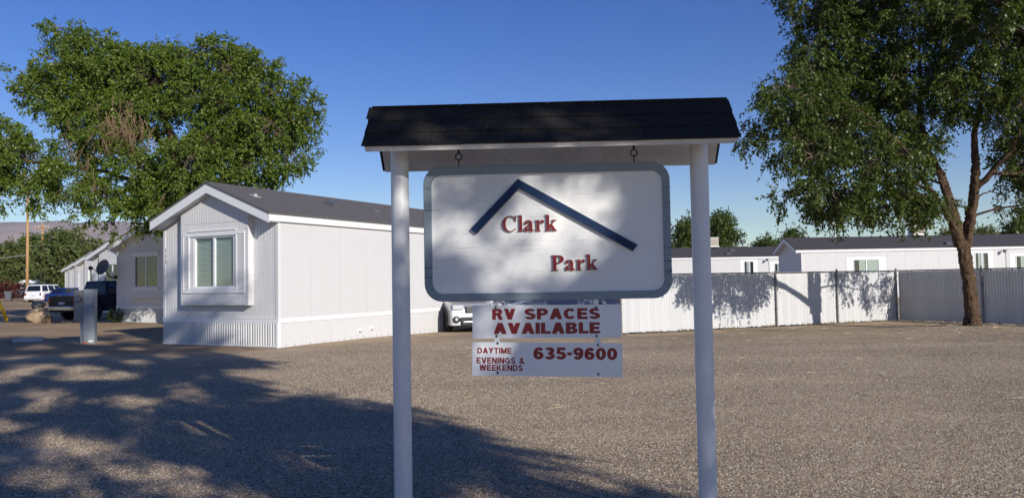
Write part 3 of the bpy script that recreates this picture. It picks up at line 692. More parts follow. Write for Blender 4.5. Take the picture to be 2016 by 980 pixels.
    roof_o = rf.build('roof', M[roofm], rt)
    rc = MB(); rc.prism([(W / 2 - .16, zR - .05), (W / 2, zR + .016), (W / 2 + .16, zR - .05), (W / 2 + .16, zR - .062), (W / 2, zR + .004), (W / 2 - .16, zR - .062)], -OV - .025, length + .1, 'y'); rc.build('ridge_cap', M[roofm], roof_o)
    # rake fascias
    for sgn_ in (-1, 1):
        fa = MB(); xe = W / 2 + sgn_ * (W / 2 + SO); zf = zE - TH - .004
        fa.prism([(W / 2, zR - TH - .245), (xe, zf - .235), (xe, zf), (W / 2, zR - TH - .004)], -OV, -OV + .022, 'y'); fa.build('fascia', M['trim'], rt)
        so = MB(); so.prism([(W / 2, zR - TH - .215), (xe - sgn_ * .02, zf - .205 + .0), (xe - sgn_ * .02, zf - .190), (W / 2, zR - TH - .20)], -OV + .0225, .002, 'y'); so.build('soffit', M['siding_front'], rt)
    fa = MB(); fa.box((W + SO - .02, -OV, HEAVE - .005), (W + SO, length + .08, zE - TH - .002)); fa.build('fascia', M['trim'], rt)
    fa = MB(); fa.box((-SO, -OV, HEAVE - .005), (-SO + .02, length + .08, zE - TH - .002)); fa.build('fascia', M['trim'], rt)
    so = MB(); so.box((W + .0105, -.02, HEAVE), (W + SO - .021, length, HEAVE + .012)); so.build('soffit', M['trim'], rt)
    wz0, wz1 = 1.575, 2.985
    if front == 'bump':
        b0, b1, pr = W - 3.47, W - .885, .18
        bx = MB(); zb = lambda x: gab(x) + .10
        def bz(x): return min(HEAVE + .08 + HSLOPE * x, HEAVE + .08 + HSLOPE * (W - x))
        ox0, ox1 = W - 2.98, W - 1.395       # window opening
        for (xa, xb, za, zt) in ((b0, ox0, 1.10, None), (ox1, b1, 1.10, None)):
            bx.hexa([(xa, -pr, za), (xb, -pr, za), (xb, -.009, za), (xa, -.009, za), (xa, -pr, bz(xa)), (xb, -pr, bz(xb)), (xb, -.009, bz(xb)), (xa, -.009, bz(xa))])
        bx.box((ox0, -pr, 1.10), (ox1, -.009, wz0)); 
        xm = W / 2
        bx.prism([(ox0, wz1), (ox1, wz1), (ox1, bz(ox1)), (xm, bz(xm)), (ox0, bz(ox0))], -pr, -.009, 'y')
        bump = bx.build('window_bay', M['siding_front'], rt)
        if near:
            gv_ = MB(); nn = 27
            for i in range(nn):
                a_ = b0 + .075 + (b1 - b0 - .15) * i / nn; b2 = b0 + .075 + (b1 - b0 - .15) * (i + 1) / nn - .016
                gv_.box((a_, -pr - .008, 1.17), (b2, -pr, 1.425))
                gv_.hexa([(a_, -pr - .008, 3.335), (b2, -pr - .008, 3.335), (b2, -pr, 3.335), (a_, -pr, 3.335), (a_, -pr - .008, bz(a_) - .05), (b2, -pr - .008, bz(b2) - .05), (b2, -pr, bz(b2) - .05), (a_, -pr, bz(a_) - .05)])
                gv_.box((a_, -pr - .008, 3.125), (b2, -pr, 3.290))
            tag(gv_.build('groove_boards', M['siding_front'], bump), kind='stuff')
            cm = MB(); cm.box((b0 - .004, -pr - .014, 1.10), (b0 + .07, -pr - .0085, bz(b0))); cm.box((b1 - .07, -pr - .014, 1.10), (b1 + .004, -pr - .0085, bz(b1)))
            cm.box((b0, -pr - .012, 1.105), (b1, -pr - .0005, 1.165)); cm.build('bay_trim', M['siding_front'], bump)
        # trim board around window: header, sill, shutters
        tr = MB(); t0, t1 = W - 3.385, W - .99
        tr.box((W - 3.12, -pr - .03, 1.43), (W - 1.33, -pr - .0085, wz0)); tr.build('window_sill', M['trim'], bump); tr = MB(); tr.box((W - 3.12, -pr - .03, wz1), (W - 1.33, -pr - .0085, 3.115)); tr.box((W - 3.15, -pr - .05, 3.115), (W - 1.30, -pr - .0085, 3.14))
        tr.build('window_trim', M['trim'], bump)
        if near:
            for (sx0, sx1) in ((t0, W - 3.125), (W - 1.325, t1)):
                sh = MB(); y0, y1 = -pr - .034, -pr - .0087
                sh.box((sx0, y0, 1.43), (sx0 + .045, y1, 3.09)); sh.box((sx1 - .045, y0, 1.43), (sx1, y1, 3.09)); sh.box((sx0 + .045, y0, 1.43), (sx1 - .045, y1, 1.52)); sh.box((sx0 + .045, y0, 3.0), (sx1 - .045, y1, 3.09))
                so_ = sh.build('shutter', M['trim'], rt)
                lv = MB(); nlv = 34
                for i in range(nlv):
                    z = 1.525 + i * (1.47 / nlv)
                    lv.hexa([(sx0 + .046, y0 + .006, z), (sx1 - .046, y0 + .006, z), (sx1 - .046, y1 - .001, z + .022), (sx0 + .046, y1 - .001, z + .022), (sx0 + .046, y0 + .004, z + .006), (sx1 - .046, y0 + .004, z + .006), (sx1 - .046, y1 - .003, z + .028), (sx0 + .046, y1 - .003, z + .028)])
                lv.build('louver', M['trim'], so_)
        wy = -pr + .035
        wf = window(rt, ox0, ox1, wz0, wz1, wy)
        xm2 = (ox0 + ox1) / 2
        for (pa, pb2, yo) in ((ox0 + .045, xm2 - .03, .028), (xm2 + .03, ox1 - .045, .0)):
            pn3 = MB(); pn3.box((pa, wy + yo, wz0 + .045), (pb2, wy + yo + .006, wz1 - .045)); pn3.build('pane', M['glass'], wf)
        dk = MB(); dk.box((ox0 + .02, -.02, wz0 + .03), (ox1 - .02, -.0095, wz1 - .03)); dk.build('unlit_room_sheet', M['dark_in'], wf)  # thin near-black sheet, the room's shade put into its colour
        if near:
            bd = MB(); z = wz0 + .06; i = 0
            while z < wz1 - .06:
                bd.hexa([(xm2 + .035, wy + .048, z), (ox1 - .05, wy + .048, z), (ox1 - .05, wy + .066, z + .020), (xm2 + .035, wy + .066, z + .020), (xm2 + .035, wy + .047, z + .003), (ox1 - .05, wy + .047, z + .003), (ox1 - .05, wy + .065, z + .023), (xm2 + .035, wy + .065, z + .023)])
                z += .030
            bd.build('blind', M['blind'], wf)
            bd = MB(); z = wz0 + .06
            while z < wz1 - .06:
                bd.hexa([(ox0 + .05, wy + .070, z), (xm2 - .035, wy + .070, z), (xm2 - .035, wy + .088, z + .022), (ox0 + .05, wy + .088, z + .022), (ox0 + .05, wy + .069, z + .003), (xm2 - .035, wy + .069, z + .003), (xm2 - .035, wy + .087, z + .025), (ox0 + .05, wy + .087, z + .025)])
                z += .034
            bd.build('blind', M['blind'], wf)
    if number:
        for i, ch in enumerate('103'):
            text_mesh('house_digit', ch, M['edgegrey'], rt, .052 if ch != '1' else .068, -.0225, 2.60 - .16 * i, .075 if ch != '1' else .03, .12, .02, .004)
    # windows in the right-hand wall: (y along length, width, z0, z1, wide trim?)
    for (yc, wd, z0, z1, trim_, curt) in side_windows:
        xw = W + .010
        if trim_:
            tb = MB(); ya, yb = yc - wd / 2, yc + wd / 2
            tb.box((xw + .0005, ya - trim_, z0 - .12), (xw + .02, ya, z1 + .14)); tb.box((xw + .0005, yb, z0 - .12), (xw + .02, yb + trim_, z1 + .14)); tb.box((xw + .0005, ya, z1), (xw + .02, yb, z1 + .14)); tb.box((xw + .0005, ya, z0 - .12), (xw + .02, yb, z0)); tb.build('window_trim', M['trim'], rt)
        fr_ = MB(); f = .05; ya, yb = yc - wd / 2, yc + wd / 2
        fr_.box((xw + .0005, ya, z0), (xw + .045, ya + f, z1)); fr_.box((xw + .0005, yb - f, z0), (xw + .045, yb, z1)); fr_.box((xw + .0005, ya + f, z0), (xw + .045, yb - f, z0 + f)); fr_.box((xw + .0005, ya + f, z1 - f), (xw + .045, yb - f, z1)); fr_.box((xw + .0005, yc - f * .7, z0 + f), (xw + .045, yc + f * .7, z1 - f))
        wf = fr_.build('window', M['trim'], rt)
        bk = MB(); bk.box((xw + .0008, ya + f, z0 + f), (xw + .004, yb - f, z1 - f)); bk.build('curtain', M['curtain'] if curt else M['dark_in'], wf)
        if curt:
            dk = MB(); dk.box((xw + .0045, ya + f, z0 + f), (xw + .007, ya + f + wd * .2, z1 - f)); dk.box((xw + .0045, yc + wd * .18, z0 + f), (xw + .007, yb - f, z1 - f)) if curt > 1 else None; dk.build('unlit_gap_strip', M['dark_in'], wf)  # near-black strips over the curtain, painted as the unlit room
        for (p0_, p1_) in ((ya + f, yc - f * .7), (yc + f * .7, yb - f)):
            pq = MB(); pq.box((xw + .020, p0_, z0 + f), (xw + .025, p1_, z1 - f)); pq.build('pane', M['glass'], wf)
    return rt
def roof_vent(rt, u_, y, kind):
    """small things on the right-hand roof slope; u_ = distance from the right wall"""
    W = HW; x = W - u_; z = HEAVE + .235 + HSLOPE * (u_ + .085); a_ = math.atan(HSLOPE)
    T = Matrix.Translation((x, y, z)) @ Matrix.Rotation(a_, 4, 'Y')
    q = MB()
    if kind == 'box': q.box((-.2, -.25, 0), (.2, .25, .05), 0, T); q.box((-.17, -.22, .05), (.17, .22, .12), 0, T); q.build('skylight', M['galv'], rt)
    elif kind == 'hood': q.prism([(-.15, 0), (.15, 0), (.15, .07), (-.15, .012)], -.16, .16, 'y', 0, T); q.build('roof_vent', M['asphalt'], rt)
    else: q.lathe([(.045, -.05), (.045, .06), (.05, .06), (.05, .0)], 12, Matrix.Translation((x, y, z))); q.box((-.12, -.12, 0), (.12, .12, .008), 0, T); q.build('vent_pipe', M['edgegrey'], rt)
U = Vector((-.884, .467, 0)); Wd = Vector((.467, .884, 0)); HB1 = Vector((-9.99, 22.09, 0)); HRZ = math.atan2(-.467, .884)
h1 = home(HB1, HRZ, 'nearest white mobile home with louvred shutters and number 103 on its corner', 18.0, near=True, number=True)
roof_vent(h1, 1.3, .47, 'pipe'); roof_vent(h1, 1.25, 3.6, 'box'); roof_vent(h1, 1.22, 5.5, 'hood')
for (y, z) in ((3.25, .24), (3.8, .27)):
    q = MB(); q.tube([(HW + .004, y, z), (HW + .05, y, z), (HW + .085, y, z - .03)], [.04, .04, .045], 12); q.box((HW + .003, y - .05, z - .05), (HW + .009, y + .05, z + .05)); q.build('vent', M['trim'], h1)
ORD = ['second white mobile home, in shade beside the parked navy pickup', 'third white mobile home, sunlit front behind the satellite dish', 'fourth white mobile home along the row at left', 'fifth white mobile home along the row at left', 'farthest white mobile home at the end of the left row']
homes = []
proto2 = None
for i in range(5):
    p = HB1 + Vector((-8.3, 13.3, 0)) * (i + 1) + (Vector((.17, -.09, 0)) if i == 0 else Vector()); p.z = gz(p.x, p.y) - .02
    if i == 0: homes.append(home(p, HRZ, ORD[0], 17.0, front='bump'))
    elif i == 1: proto2 = home(p, HRZ, ORD[1], 15.0, front='bump', lod=1); homes.append(proto2)
    else: homes.append(copy_tree(proto2, p, HRZ, ORD[i]))
# homes beyond the fence: long sunlit side towards the yard (right-hand wall), gable end to the left
def along(px_dir): return math.atan2(px_dir[1], px_dir[0])
rz2 = R(1.0) - R(90)          # local +y runs along the wall to the right, local +x faces the yard
def place_home(corner, length, label, wins):
    d = Vector((math.cos(rz2 + R(90)), math.sin(rz2 + R(90)), 0)); nrm = Vector((math.cos(rz2), math.sin(rz2), 0))
    return home(Vector(corner) - nrm * HW, rz2, label, length, side_windows=wins, front='plain', lod=1, side='siding_grey', roofm='roof_dark')
r2 = place_home((20.6, 54.8, 0), 21.0, 'white mobile home behind the big right-hand tree, gable end in shade', [(4.62, 1.85, 1.45, 2.72, .5, 1), (12.95, 1.0, 1.5, 3.06, .3, 2), (16.2, 1.6, 1.5, 2.80, .45, 1)])
r1 = place_home((13.7, 70.5, 0), 18.0, 'white mobile home farther back, with roof cooler above the fence', [(8.0, .9, 1.5, 3.05, .35, 2), (10.9, 1.1, 1.5, 2.80, .45, 1)])
roof_vent(r1, .5, 6.3, 'box'); roof_vent(r1, 1.3, 6.9, 'box'); roof_vent(r2, .5, 10.9, 'box')
def bracket_lamp(rt, y, z):
    q = MB(); x = HW + .0105
    q.box((x, y - .05, z - .06), (x + .03, y + .05, z + .06)); q.tube([(x + .03, y, z), (x + .15, y - .03, z + .12), (x + .28, y - .12, z + .1)], .022, 8)
    T = Matrix.Translation((x + .30, y - .15, z + .02)) @ Matrix.Rotation(R(55), 4, 'X'); q.lathe([(.03, .12), (.09, .08), (.15, -.06), (.14, -.06)], 14, T); q.build('yard_lamp', M['galv'], rt)
    q = MB(); q.tube([(x + .012, y + .1, z - .05), (x + .012, y + .12, z - 1.6)], .012, 6); q.build('cable', M['cable'], rt)
bracket_lamp(r2, 14.6, 3.12); bracket_lamp(r1, 9.75, 3.10)
# roof coolers and turbine: stand on the roofs
def cooler(rt, y, label):
    zr = HEAVE + .235 + HSLOPE * (HW / 2 + .085)
    p = rt.matrix_basis @ Vector((HW / 2 - .1, y, zr + .02)); o = thing('roof_cooler', p, rz2, label, 'evaporative cooler', 'roof coolers on the homes')
    q = MB(); q.box((-.42, -.42, .12), (.42, .42, .88)); q.build('cabinet', M['cooler'], o, bevel=.02)
    q = MB(); q.box((-.47, -.47, .88), (.47, .47, .93)); q.build('lid', M['trim'], o, bevel=.01)
    q = MB(); q.box((-.46, -.46, .02), (.46, .46, .12)); q.build('pan', M['trim'], o)
    q = MB()
    for i in range(9):
        z = .2 + i * .07; q.hexa([(.421, -.34, z), (.421, .34, z), (.445, .34, z - .02), (.445, -.34, z - .02), (.421, -.34, z + .02), (.421, .34, z + .02), (.449, .34, z - .005), (.449, -.34, z - .005)])
        y0 = -.421; q.hexa([(-.34, y0, z), (.34, y0, z), (.34, y0 - .024, z - .02), (-.34, y0 - .024, z - .02), (-.34, y0, z + .02), (.34, y0, z + .02), (.34, y0 - .028, z - .005), (-.34, y0 - .028, z - .005)])
    q.build('louver', M['cooler'], o)
bpy.context.view_layer.update()
cooler(r1, 5.4, 'beige roof cooler beside the right sign post, on the farther home')
cooler(r2, 9.6, 'beige roof cooler seen through the leaves of the big right-hand tree')
p = r1.matrix_basis @ Vector((HW / 2, 8.1, HEAVE + 1.2)); o = thing('roof_vent_turbine', p, rz2, 'dark hooded vent on a stand on the farther home roof', 'roof vent')
q = MB(); q.box((-.25, -.6, -.02), (.25, .6, .03)); q.tube([(0, .1, 0), (0, .1, .35)], .06, 8); q.build('stand', M['galv'], o)
q = MB(); q.prism([(-.20, .3), (.20, .3), (.22, .50), (.12, .64), (-.12, .64), (-.22, .50)], -.05, .36, 'y'); q.build('hood', M['asphalt'], o)

# satellite dish on home 2 front-left corner
p2 = HB1 + Vector((-8.13, 13.21, 0)); xl = Vector((.884, -.467, 0))
dish = thing('satellite_dish', p2 + Vector((0, 0, 2.25)) - Wd * .1 - xl * .02, HRZ, 'satellite dish coloured dark for tree shade, on an arm at the second home corner', 'satellite dish')
q = MB(); q.tube([(0, .05, -.15), (-.15, -.12, -.15), (-.25, -.2, .0), (-.36, -.24, .22)], .03, 8); q.box((-.06, .0, -.22), (.06, .09, -.06)); q.build('mount_arm', M['iron'], dish)
dn = Matrix.Rotation(-HRZ, 3, 'Z') @ Vector((-.33, -.88, .33)); T = Matrix.Translation((-.36, -.30, .30)) @ dn.to_track_quat('Z', 'Y').to_matrix().to_4x4()
q = MB(); prof = [(.02, .0)] + [(.36 * k / 6, .09 * (k / 6) ** 2) for k in range(1, 7)] + [(.37, .085), (.36 * .6, .02), (.02, -.015)]
q.lathe(prof, 24, T); smooth_angle(q.build('reflector', M['bin'], dish))  # reflector coloured dark to stand for the tree's shade on it
q = MB(); a0 = T @ Vector((0, -.30, .06)); a1 = T @ Vector((0, -.25, .62)); q.tube([a0, a1], .018, 8); q.build('feed_arm', M['iron'], dish)
q = MB(); q.box((-.06, -.32, .58), (.06, -.18, .72), 0, T); q.build('receiver', M['iron'], dish, bevel=.01)

# ---------------------------------------------------------------- chain-link fences with slats
FC = Vector((13.40, 26.89, 0)); FV = Vector((.923, .385, 0)); FR = Vector((.477, -.879, 0)); FH = 1.755
def fence(origin, d, length, posts, label, shadow_first=False):
    rz = math.atan2(d.y, d.x); rt = thing('slatted_fence', origin, rz, label, 'fence')
    # local x along, y: slat plane at 0, wire zigzag both sides
    sl = MB(); st = .089; x = .02
    while x < length - .02:
        y = random.uniform(-.002, .002); zt = FH - .045 + random.uniform(-.008, .006); zb = .04 + random.uniform(-.012, .012); w_ = .038
        sl.box((x + .0, y - .0012, zb), (x + st - .0035, y + .0012, zt)); x += st
    tag(sl.build('slat', M['slat'], rt), kind='stuff')
    wr = MB(); r_ = .0050; n_x = int((length - .05) / st); n_z = int((FH - .09) / st)
    for i0_ in range(-n_z, n_x):            # the wires that pass in front of the slats: parallel slanting runs
        a0_ = max(0, -i0_); a1_ = min(n_z, n_x - i0_)
        if a1_ <= a0_: continue
        p0_, p1_ = ((i0_ + a0_) * st, .045 + a0_ * st), ((i0_ + a1_) * st, .045 + a1_ * st)
        wr.add([(p0_[0] - r_, -.002, p0_[1] + r_), (p0_[0] + r_, -.002, p0_[1] - r_), (p0_[0], -.011, p0_[1]), (p1_[0] - r_, -.002, p1_[1] + r_), (p1_[0] + r_, -.002, p1_[1] - r_), (p1_[0], -.011, p1_[1])],
               [(0, 1, 4, 3), (1, 2, 5, 4), (2, 0, 3, 5)])
    tag(wr.build('chain_link', M['wire'], rt), kind='stuff')
    for px in posts:
        q = MB(); q.lathe([(.030, -.1), (.030, FH + .02), (.036, FH + .02), (.036, FH + .045), (.012, FH + .07)], 14, Matrix.Translation((px, -.048, 0))); smooth_angle(q.build('post', M['galv'], rt))
    q = MB(); q.tube([(0, -.046, FH - .02), (length, -.046, FH - .02)], .021, 10); q.build('top_rail', M['galv'], rt)
    q = MB()
    for px in posts:
        for k in range(5):
            z = .25 + k * .32; q.box((px - .036, -.085, z), (px + .036, -.006, z + .022))
    q.build('tie_band', M['galv'], rt)
    return rt
f0 = Vector((3.14, 22.61, 0))
fence(f0, FV, 11.10, (0.0, 2.95, 5.75, 8.33, 11.04), 'sunlit white slatted chain-link fence running behind the right sign post')
fr2 = fence(FC + FR * .06, FR, 11.5, (2.9, 5.8, 8.7, 11.4), 'shaded grey-looking slatted chain-link fence behind the right-hand tree trunk')

# ---------------------------------------------------------------- trees
def mesh_np(name, verts, quads, m_, parent):
    me = bpy.data.meshes.new(name); nv_, nq = len(verts), len(quads)
    me.vertices.add(nv_); me.vertices.foreach_set('co', verts.astype(np.float32).ravel())
    me.loops.add(nq * 4); me.loops.foreach_set('vertex_index', quads.astype(np.int32).ravel())
    me.polygons.add(nq); me.polygons.foreach_set('loop_start', np.arange(0, nq * 4, 4, dtype=np.int32))
    me.update(calc_edges=True); me.materials.append(m_)
    ob = bpy.data.objects.new(name, me); COL.objects.link(ob); ob.parent = parent
    return ob
def unit(a): return a / np.maximum(1e-9, np.linalg.norm(a, axis=-1, keepdims=True))
def leaf_verts(cen, axis_, ln, wd, rg):
    """folded-free rhombic leaves: 4 verts each"""
    n = len(cen); side = unit(np.cross(axis_, unit(rg.normal(size=(n, 3)))))
    L_ = ln[:, None]; W_ = wd[:, None]
    droop = np.zeros((n, 3)); droop[:, 2] = -ln * .15
    v = np.stack([cen, cen + axis_ * L_ * .45 + side * W_ * .5, cen + axis_ * L_ + droop, cen + axis_ * L_ * .45 - side * W_ * .5], 1)
    return v.reshape(-1, 3), np.arange(n * 4).reshape(n, 4)
def tree(name, loc, label, limbs, blobs, ncl, leaf, seed, leaf_len=.10, twigs=6, per=11, twig_len=.65, group=None, trunk_mat=None, droop=.55, gaps=(), cat='tree', limb_n=9, spread=.45, rz=0, bark_amp=0.0, branch_r=.05, core=.12, shoots=0.0):
    rg = np.random.default_rng(seed); rnd = random.Random(seed)
    rt = thing(name, loc, rz, label, cat, group)
    tk = MB(); nodes = []
    for lb in limbs:
        P = [Vector(p[:3]) for p in lb]; rad = [p[3] for p in lb]; path = []; rr_ = []
        for i in range(len(P) - 1):
            K_ = 12 if bark_amp and rad[0] > .1 else 4
            for k in range(K_):
                f = k / K_; p = P[i].lerp(P[i + 1], f); j = .35 * min(rad[i], .12) * (.4 if K_ > 4 else 1)
                path.append(p + Vector((rnd.uniform(-j, j), rnd.uniform(-j, j), 0)) if (i or k) else p); rr_.append(rad[i] * (1 - f) + rad[i + 1] * f)
        path.append(P[-1]); rr_.append(rad[-1]); tk.rough_tube(path, rr_, 30, bark_amp, seed + len(nodes)) if bark_amp and rad[0] > .1 else tk.tube(path, rr_, limb_n if rad[0] > .1 else 6)
        nodes += list(zip(path[2:], rr_[2:]))
    # clusters
    bl_ = np.array([b_[:6] for b_ in blobs], float); vol = bl_[:, 3] * bl_[:, 4] * bl_[:, 5]; vol = vol ** .85
    if len(blobs[0]) > 6: vol = vol * np.array([b_[6] for b_ in blobs])
    idx = rg.choice(len(blobs), ncl, p=vol / vol.sum())
    d = unit(rg.normal(size=(ncl, 3))); r_ = rg.uniform(core, 1, ncl) ** (1 / 2.3) * (1 + rg.normal(0, .06, ncl))
    r_ = np.where(rg.uniform(size=ncl) < shoots, rg.uniform(1.05, 1.42, ncl), r_)
    cen = bl_[idx, :3] + d * bl_[idx, 3:6] * r_[:, None]
    if gaps:
        keep = np.ones(ncl, bool)
        for gx in gaps: keep &= gx(cen)
        cen = cen[keep]; idx = idx[keep]; d = d[keep]
    ncl = len(cen)
    br = MB()
    bnodes = {}
    for i, b_ in enumerate(blobs):
        c_ = Vector(b_[:3]); 
        lim = [nd for nd in nodes if nd[0].z < c_.z + .5] or nodes
        n_, r0 = min(lim, key=lambda q_: (q_[0] - c_).length + max(0, q_[0].z - c_.z) * 1.5)
        mid = n_.lerp(c_, .5) + Vector((rnd.uniform(-.3, .3), rnd.uniform(-.3, .3), .25)); r1 = min(r0 * .8, branch_r * max(b_[3:6]) * .6 + .012)
        pth = [n_, n_.lerp(mid, .5) + Vector((0, 0, .06)), mid, mid.lerp(c_, .6), c_ + Vector((0, 0, b_[5] * .35))]
        tk.tube(pth, [r1, r1 * .85, r1 * .65, r1 * .45, r1 * .25], 6); bnodes[i] = pth[2:]
    for i in range(ncl):
        c_ = Vector(cen[i]); s_ = min(bnodes[idx[i]], key=lambda q_: (q_ - c_).length); m_ = s_.lerp(c_, .55) + Vector((0, 0, .12))
        br.tube([s_, m_, c_], [.016, .011, .005], 3, cap=False)
    # twigs per cluster
    nt_ = ncl * twigs; tc_ = np.repeat(cen, twigs, 0) + rg.normal(0, spread * .35, (nt_, 3)); td = np.repeat(d, twigs, 0) * .55 + rg.normal(0, .6, (nt_, 3)); td[:, 2] -= droop; td = unit(td)
    tl = rg.uniform(.5, 1.2, nt_) * twig_len
    # leaves along twigs
    nl_ = nt_ * per; f = np.tile((np.arange(per) + .5) / per, nt_) + rg.uniform(-.04, .04, nl_)
    base = np.repeat(tc_, per, 0); dd = np.repeat(td, per, 0); ll = np.repeat(tl, per)
    p = base + dd * (ll * f)[:, None]; p[:, 2] -= .25 * ll * f * f
    p += rg.normal(0, .02, (nl_, 3))
    ax = unit(dd * .5 + rg.normal(0, .75, (nl_, 3)) + np.array([0, 0, -.25]))
    ln = rg.uniform(.6, 1.25, nl_) * leaf_len
    v, q_ = leaf_verts(p, ax, ln, ln * .66, rg)
    mesh_np('crown', v, q_, leaf, rt)
    e_ = tc_ + td * tl[:, None]; e_[:, 2] -= .25 * tl
    r3 = .004; sd_ = unit(np.cross(td, np.array([0.3, .5, .8])))
    tv = np.stack([tc_ - sd_ * r3, tc_ + sd_ * r3, e_ + sd_ * r3 * .4, e_ - sd_ * r3 * .4], 1).reshape(-1, 3)
    tw = mesh_np('twigs', tv, np.arange(nt_ * 4).reshape(-1, 4), M['twig'], rt)
    tag(tw, kind='stuff')
    tr_o = tk.build('trunk', trunk_mat or M['bark'], rt, smooth=True)
    if bark_amp:
        me = tr_o.data
    bo = br.build('branches', M['twig'], rt); tag(bo, kind='stuff')
    return rt
# right-hand elm: offsets in metres from the trunk base, k = metres per photo pixel at its distance
k = 21.7 / 1515; TB = (1913, 640)
def T2(px, py, dy=0): return ((px - TB[0]) * k, dy, (TB[1] - py) * k)
def lb(*a): return [(*T2(p[0], p[1], p[2]), p[3]) for p in a]
limbs = [lb((1914, 652, 0, .34), (1914, 640, 0, .29), (1913, 615, 0, .24), (1909, 560, 0, .218), (1904, 510, 0, .215), (1900, 470, 0, .21)),
         lb((1894, 485, 0, .2), (1888, 440, 0, .185), (1882, 395, .1, .165), (1872, 345, .2, .14), (1850, 290, .3, .11), (1838, 230, .4, .08), (1850, 150, .5, .05), (1845, 60, .4, .03)),
         lb((1906, 485, 0, .2), (1914, 430, -.1, .18), (1921, 370, -.2, .155), (1920, 320, -.3, .13), (1915, 270, -.4, .1), (1928, 200, -.5, .07), (1920, 90, -.6, .04)),
         lb((1922, 372, -.2, .12), (1945, 340, -.5, .10), (1970, 300, -.8, .085), (1985, 250, -1.0, .06), (2010, 170, -1.2, .04)),
         lb((1890, 470, -.05, .13), (1865, 442, -.4, .115), (1835, 415, -.8, .1), (1790, 380, -1.3, .085), (1755, 340, -1.6, .07), (1725, 305, -1.8, .05), (1690, 280, -2.0, .03)),
         lb((1800, 388, -1.2, .06), (1750, 362, -1.4, .05), (1700, 352, -1.6, .04), (1640, 350, -1.8, .025), (1560, 370, -1.9, .015)),
         lb((1880, 385, .1, .09), (1893, 350, .6, .08), (1890, 310, 1.2, .06), (1900, 220, 1.8, .04)),
         lb((1850, 290, .3, .07), (1800, 255, .8, .055), (1750, 210, 1.2, .04), (1680, 150, 1.4, .025)),
         lb((1945, 345, -.5, .07), (2000, 345, -.3, .055), (2060, 330, .2, .04), (2120, 350, .4, .02))]
def B2(px, py, dy, rx, rz_, ry=None, w_=1.0): return (*T2(px, py, dy), rx * k, (ry or rx) * k, rz_ * k, w_)
blobs = [B2(1545, 200, -1.2, 70, 55), B2(1530, 260, -.6, 65, 45, w_=.9), B2(1560, 310, -1.5, 70, 45), B2(1620, 250, -.5, 90, 70), B2(1630, 140, .3, 70, 75), B2(1660, 50, .6, 75, 70), B2(1640, -40, .6, 70, 80),
         B2(1720, 170, 1.3, 95, 85), B2(1740, 60, 1.0, 100, 85), B2(1760, -60, .6, 120, 80), B2(1690, 330, -1.8, 90, 50, w_=.8), B2(1590, 388, -1.8, 85, 38), B2(1530, 395, -1.6, 45, 30, w_=.6), B2(1680, 402, -1.6, 100, 36), B2(1620, 425, -1.4, 60, 22), B2(1740, 415, -1.2, 65, 30),
         B2(1760, 270, .2, 90, 60, w_=.8), B2(1820, 130, .5, 100, 90), B2(1850, -20, .2, 120, 100), B2(1900, 180, -.6, 95, 70), B2(1950, 60, -.9, 110, 100), B2(1980, 220, -1.2, 80, 70), B2(2020, 320, -.4, 60, 60, w_=.7), B2(2060, 150, -.6, 100, 110), B2(2070, 300, .3, 80, 80), B2(2060, 0, 0, 110, 90),
         B2(1860, 235, 1.8, 70, 50, w_=.8), B2(1800, 360, 1.0, 60, 40, w_=.45), B2(2100, 420, .3, 60, 50, w_=.7), B2(2000, 395, -.2, 28, 40, w_=.6)]
blobs = [(*b_[:3], b_[3] * .90, b_[4] * .90, b_[5] * .90, b_[6]) for b_ in blobs]
limbs = [[(a_, b_, c_, r_ * .80) for a_, b_, c_, r_ in l_] for l_ in limbs]
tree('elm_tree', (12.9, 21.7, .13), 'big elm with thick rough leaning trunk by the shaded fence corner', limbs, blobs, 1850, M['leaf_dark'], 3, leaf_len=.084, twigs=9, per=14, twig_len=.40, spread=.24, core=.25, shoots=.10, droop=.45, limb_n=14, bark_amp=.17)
# left elm, behind the nearest home
k = 30.0 / 1515; TB = (385, 646)
limbs = [lb((385, 646, 0, .5), (385, 560, 0, .42), (382, 480, 0, .38), (375, 420, 0, .34)),
         lb((378, 430, 0, .28), (360, 370, .2, .23), (340, 300, .3, .18), (315, 225, .4, .13), (300, 150, .5, .08), (290, 80, .5, .04)),
         lb((380, 425, 0, .24), (400, 350, -.3, .2), (425, 270, -.6, .15), (450, 190, -.7, .09), (455, 120, -.7, .05)),
         lb((375, 410, 0, .16), (310, 372, -.8, .10), (240, 345, -1.3, .075), (150, 335, -1.7, .05), (70, 320, -2.0, .04)),
         lb((392, 400, 0, .18), (470, 350, -.8, .14), (540, 300, -1.0, .09), (590, 250, -1.1, .05)),
         lb((350, 340, .2, .14), (280, 250, .9, .1), (200, 180, 1.3, .07), (120, 100, 1.4, .04)),
         lb((382, 440, 0, .18), (352, 395, -1.0, .12), (318, 382, -1.6, .06), (260, 392, -2.2, .04), (230, 410, -2.4, .025))]
